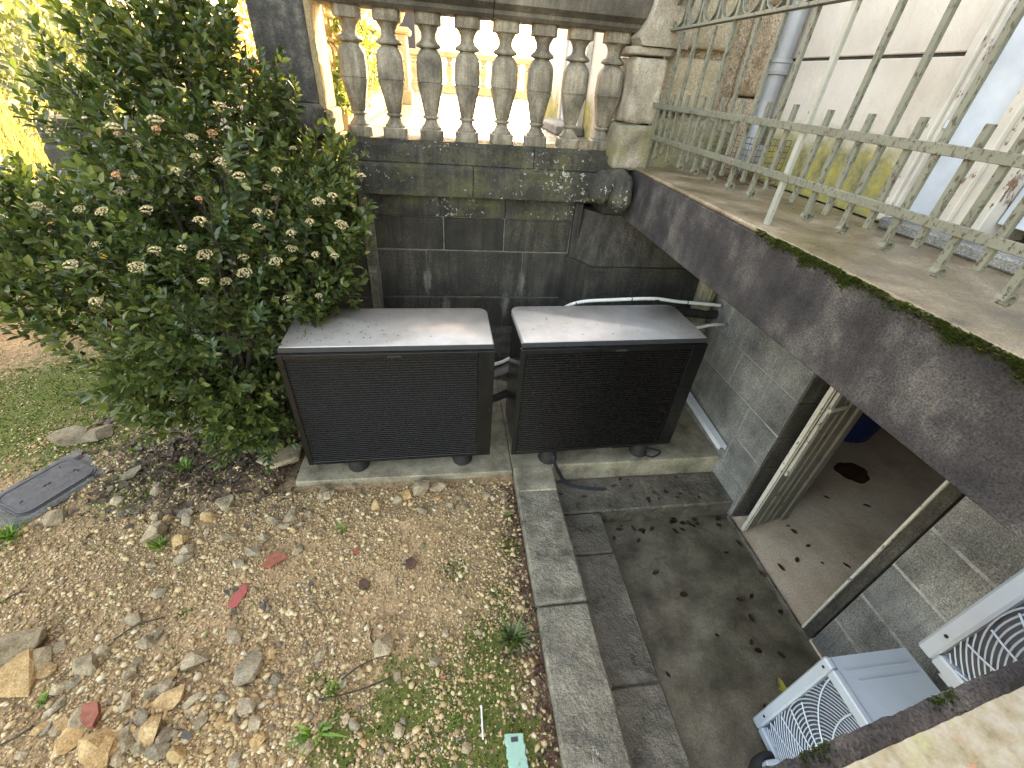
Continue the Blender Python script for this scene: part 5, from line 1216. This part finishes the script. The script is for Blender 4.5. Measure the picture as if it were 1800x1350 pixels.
b = MB(); b.box(-1.0, -.5, 8.1, 8.6, -.45, -.25, .02); b.box(-.96, -.54, 8.14, 8.56, -.249, .42, .01); b.box(-1.02, -.48, 8.08, 8.62, .421, .50, .02); b.build('block', M['creamwall'], ped)
b = MB(); b.lathe([(.08, .501), (.15, .56), (.22, .7), (.2, .8), (.12, .82)], (-.75, 8.35), 20); b.build('urn', M['creamwall'], ped)
fb = empty('far_balustrade', (2, 14, -.45), 'distant low balustrade across the far end of the terrace', 'balustrade')
b = MB(); b.box(-1.5, 9, 13.9, 14.2, -.45, -.25, .02); b.build('base', M['creamwall'], fb); b = MB(); b.box(-1.5, 9, 13.9, 14.2, .32, .45, .02); b.build('coping', M['creamwall'], fb)
b = MB(); b.lathe([(r * 1.1, z * .57) for r, z, q_ in PF], (0, 0), 12, [q_ for r, z, q_ in PF]); cb2 = b.mesh('far_baluster', M['creamwall'])
for i in range(34):
    o = link('baluster', cb2, fb, (0, 0, 0)); o.location = Vector((-1.35 + .3 * i, 14.05, -.25)) - fb.location
# house side seen beyond the balustrade: pilaster, door and step
b = MB(); b.box(1.40, 1.449, 4.35, 4.5, -.44, 6, .005); b.box(1.36, 1.449, 4.33, 4.52, -.44, -.05, .01); b.build('wall_pilaster', M['pale_stone'], house)
b = MB(); b.box(1.42, 1.449, 3.86, 7.4, -.44, 6); b.build('terrace_side_plaster', M['plaster'], house)
b = MB(); b.box(1.36, 1.419, 5.0, 5.08, -.4, 1.9, .005); b.box(1.36, 1.419, 5.9, 5.98, -.4, 1.9, .005); b.build('terrace_door_frame', M['casing'], house)
td = MB(); td.box(1.385, 1.418, 5.081, 5.899, -.36, 1.9, .003); tdo = td.build('terrace_door', M['bluewhite'], house)
for z0, z1 in ((-.28, .3), (.36, 1.2)):
    b = MB(); b.box(1.374, 1.385, 5.16, 5.46, z0, z1, .008); b.box(1.374, 1.385, 5.52, 5.82, z0, z1, .008); b.build('door_panel', M['bluewhite'], tdo)
b = MB(); b.box(1.12, 1.41, 4.9, 6.05, -.44, -.36, .01); b.build('door_step', M['grey_block'], house)
b = MB(); b.box(2.62, 8, -3, 7.4, -.45, 7); b.build('house_body', M['plaster'], house)
# neighbours
nb = empty('neighbour_house', (0, 26, -2), 'hazy pinkish neighbour house with sloping eaves beyond the terrace', 'house')
b = MB(); b.box(-7, -.2, 22, 30, -2.4, 4.4); b.build('wall', M['roofpink'], nb)
b = MB(); b.prism([(-7.6, 4.4), (.4, 4.4), (-3.6, 7.2)], 1, 21.6, 30.4) if False else b.loft([[(-7.6, 21.5, 4.41), (.5, 21.5, 4.41), (.5, 30.5, 4.41), (-7.6, 30.5, 4.41)], [(-6, 25.9, 6.6), (-1, 25.9, 6.6), (-1, 26.1, 6.6), (-6, 26.1, 6.6)]]); b.build('roof', M['rooftile'], nb)
for i in range(3):
    b = MB(); b.box(-6.2 + 2.1 * i, -5.3 + 2.1 * i, 21.95, 22.04, -.2 + .9, 2.6); w_ = b.build('window', M['acdark'], nb)
    b = MB(); b.box(-6.3 + 2.1 * i, -5.2 + 2.1 * i, 21.9, 22.02, .55, .69); b.build('sill', M['pale_stone'], w_)
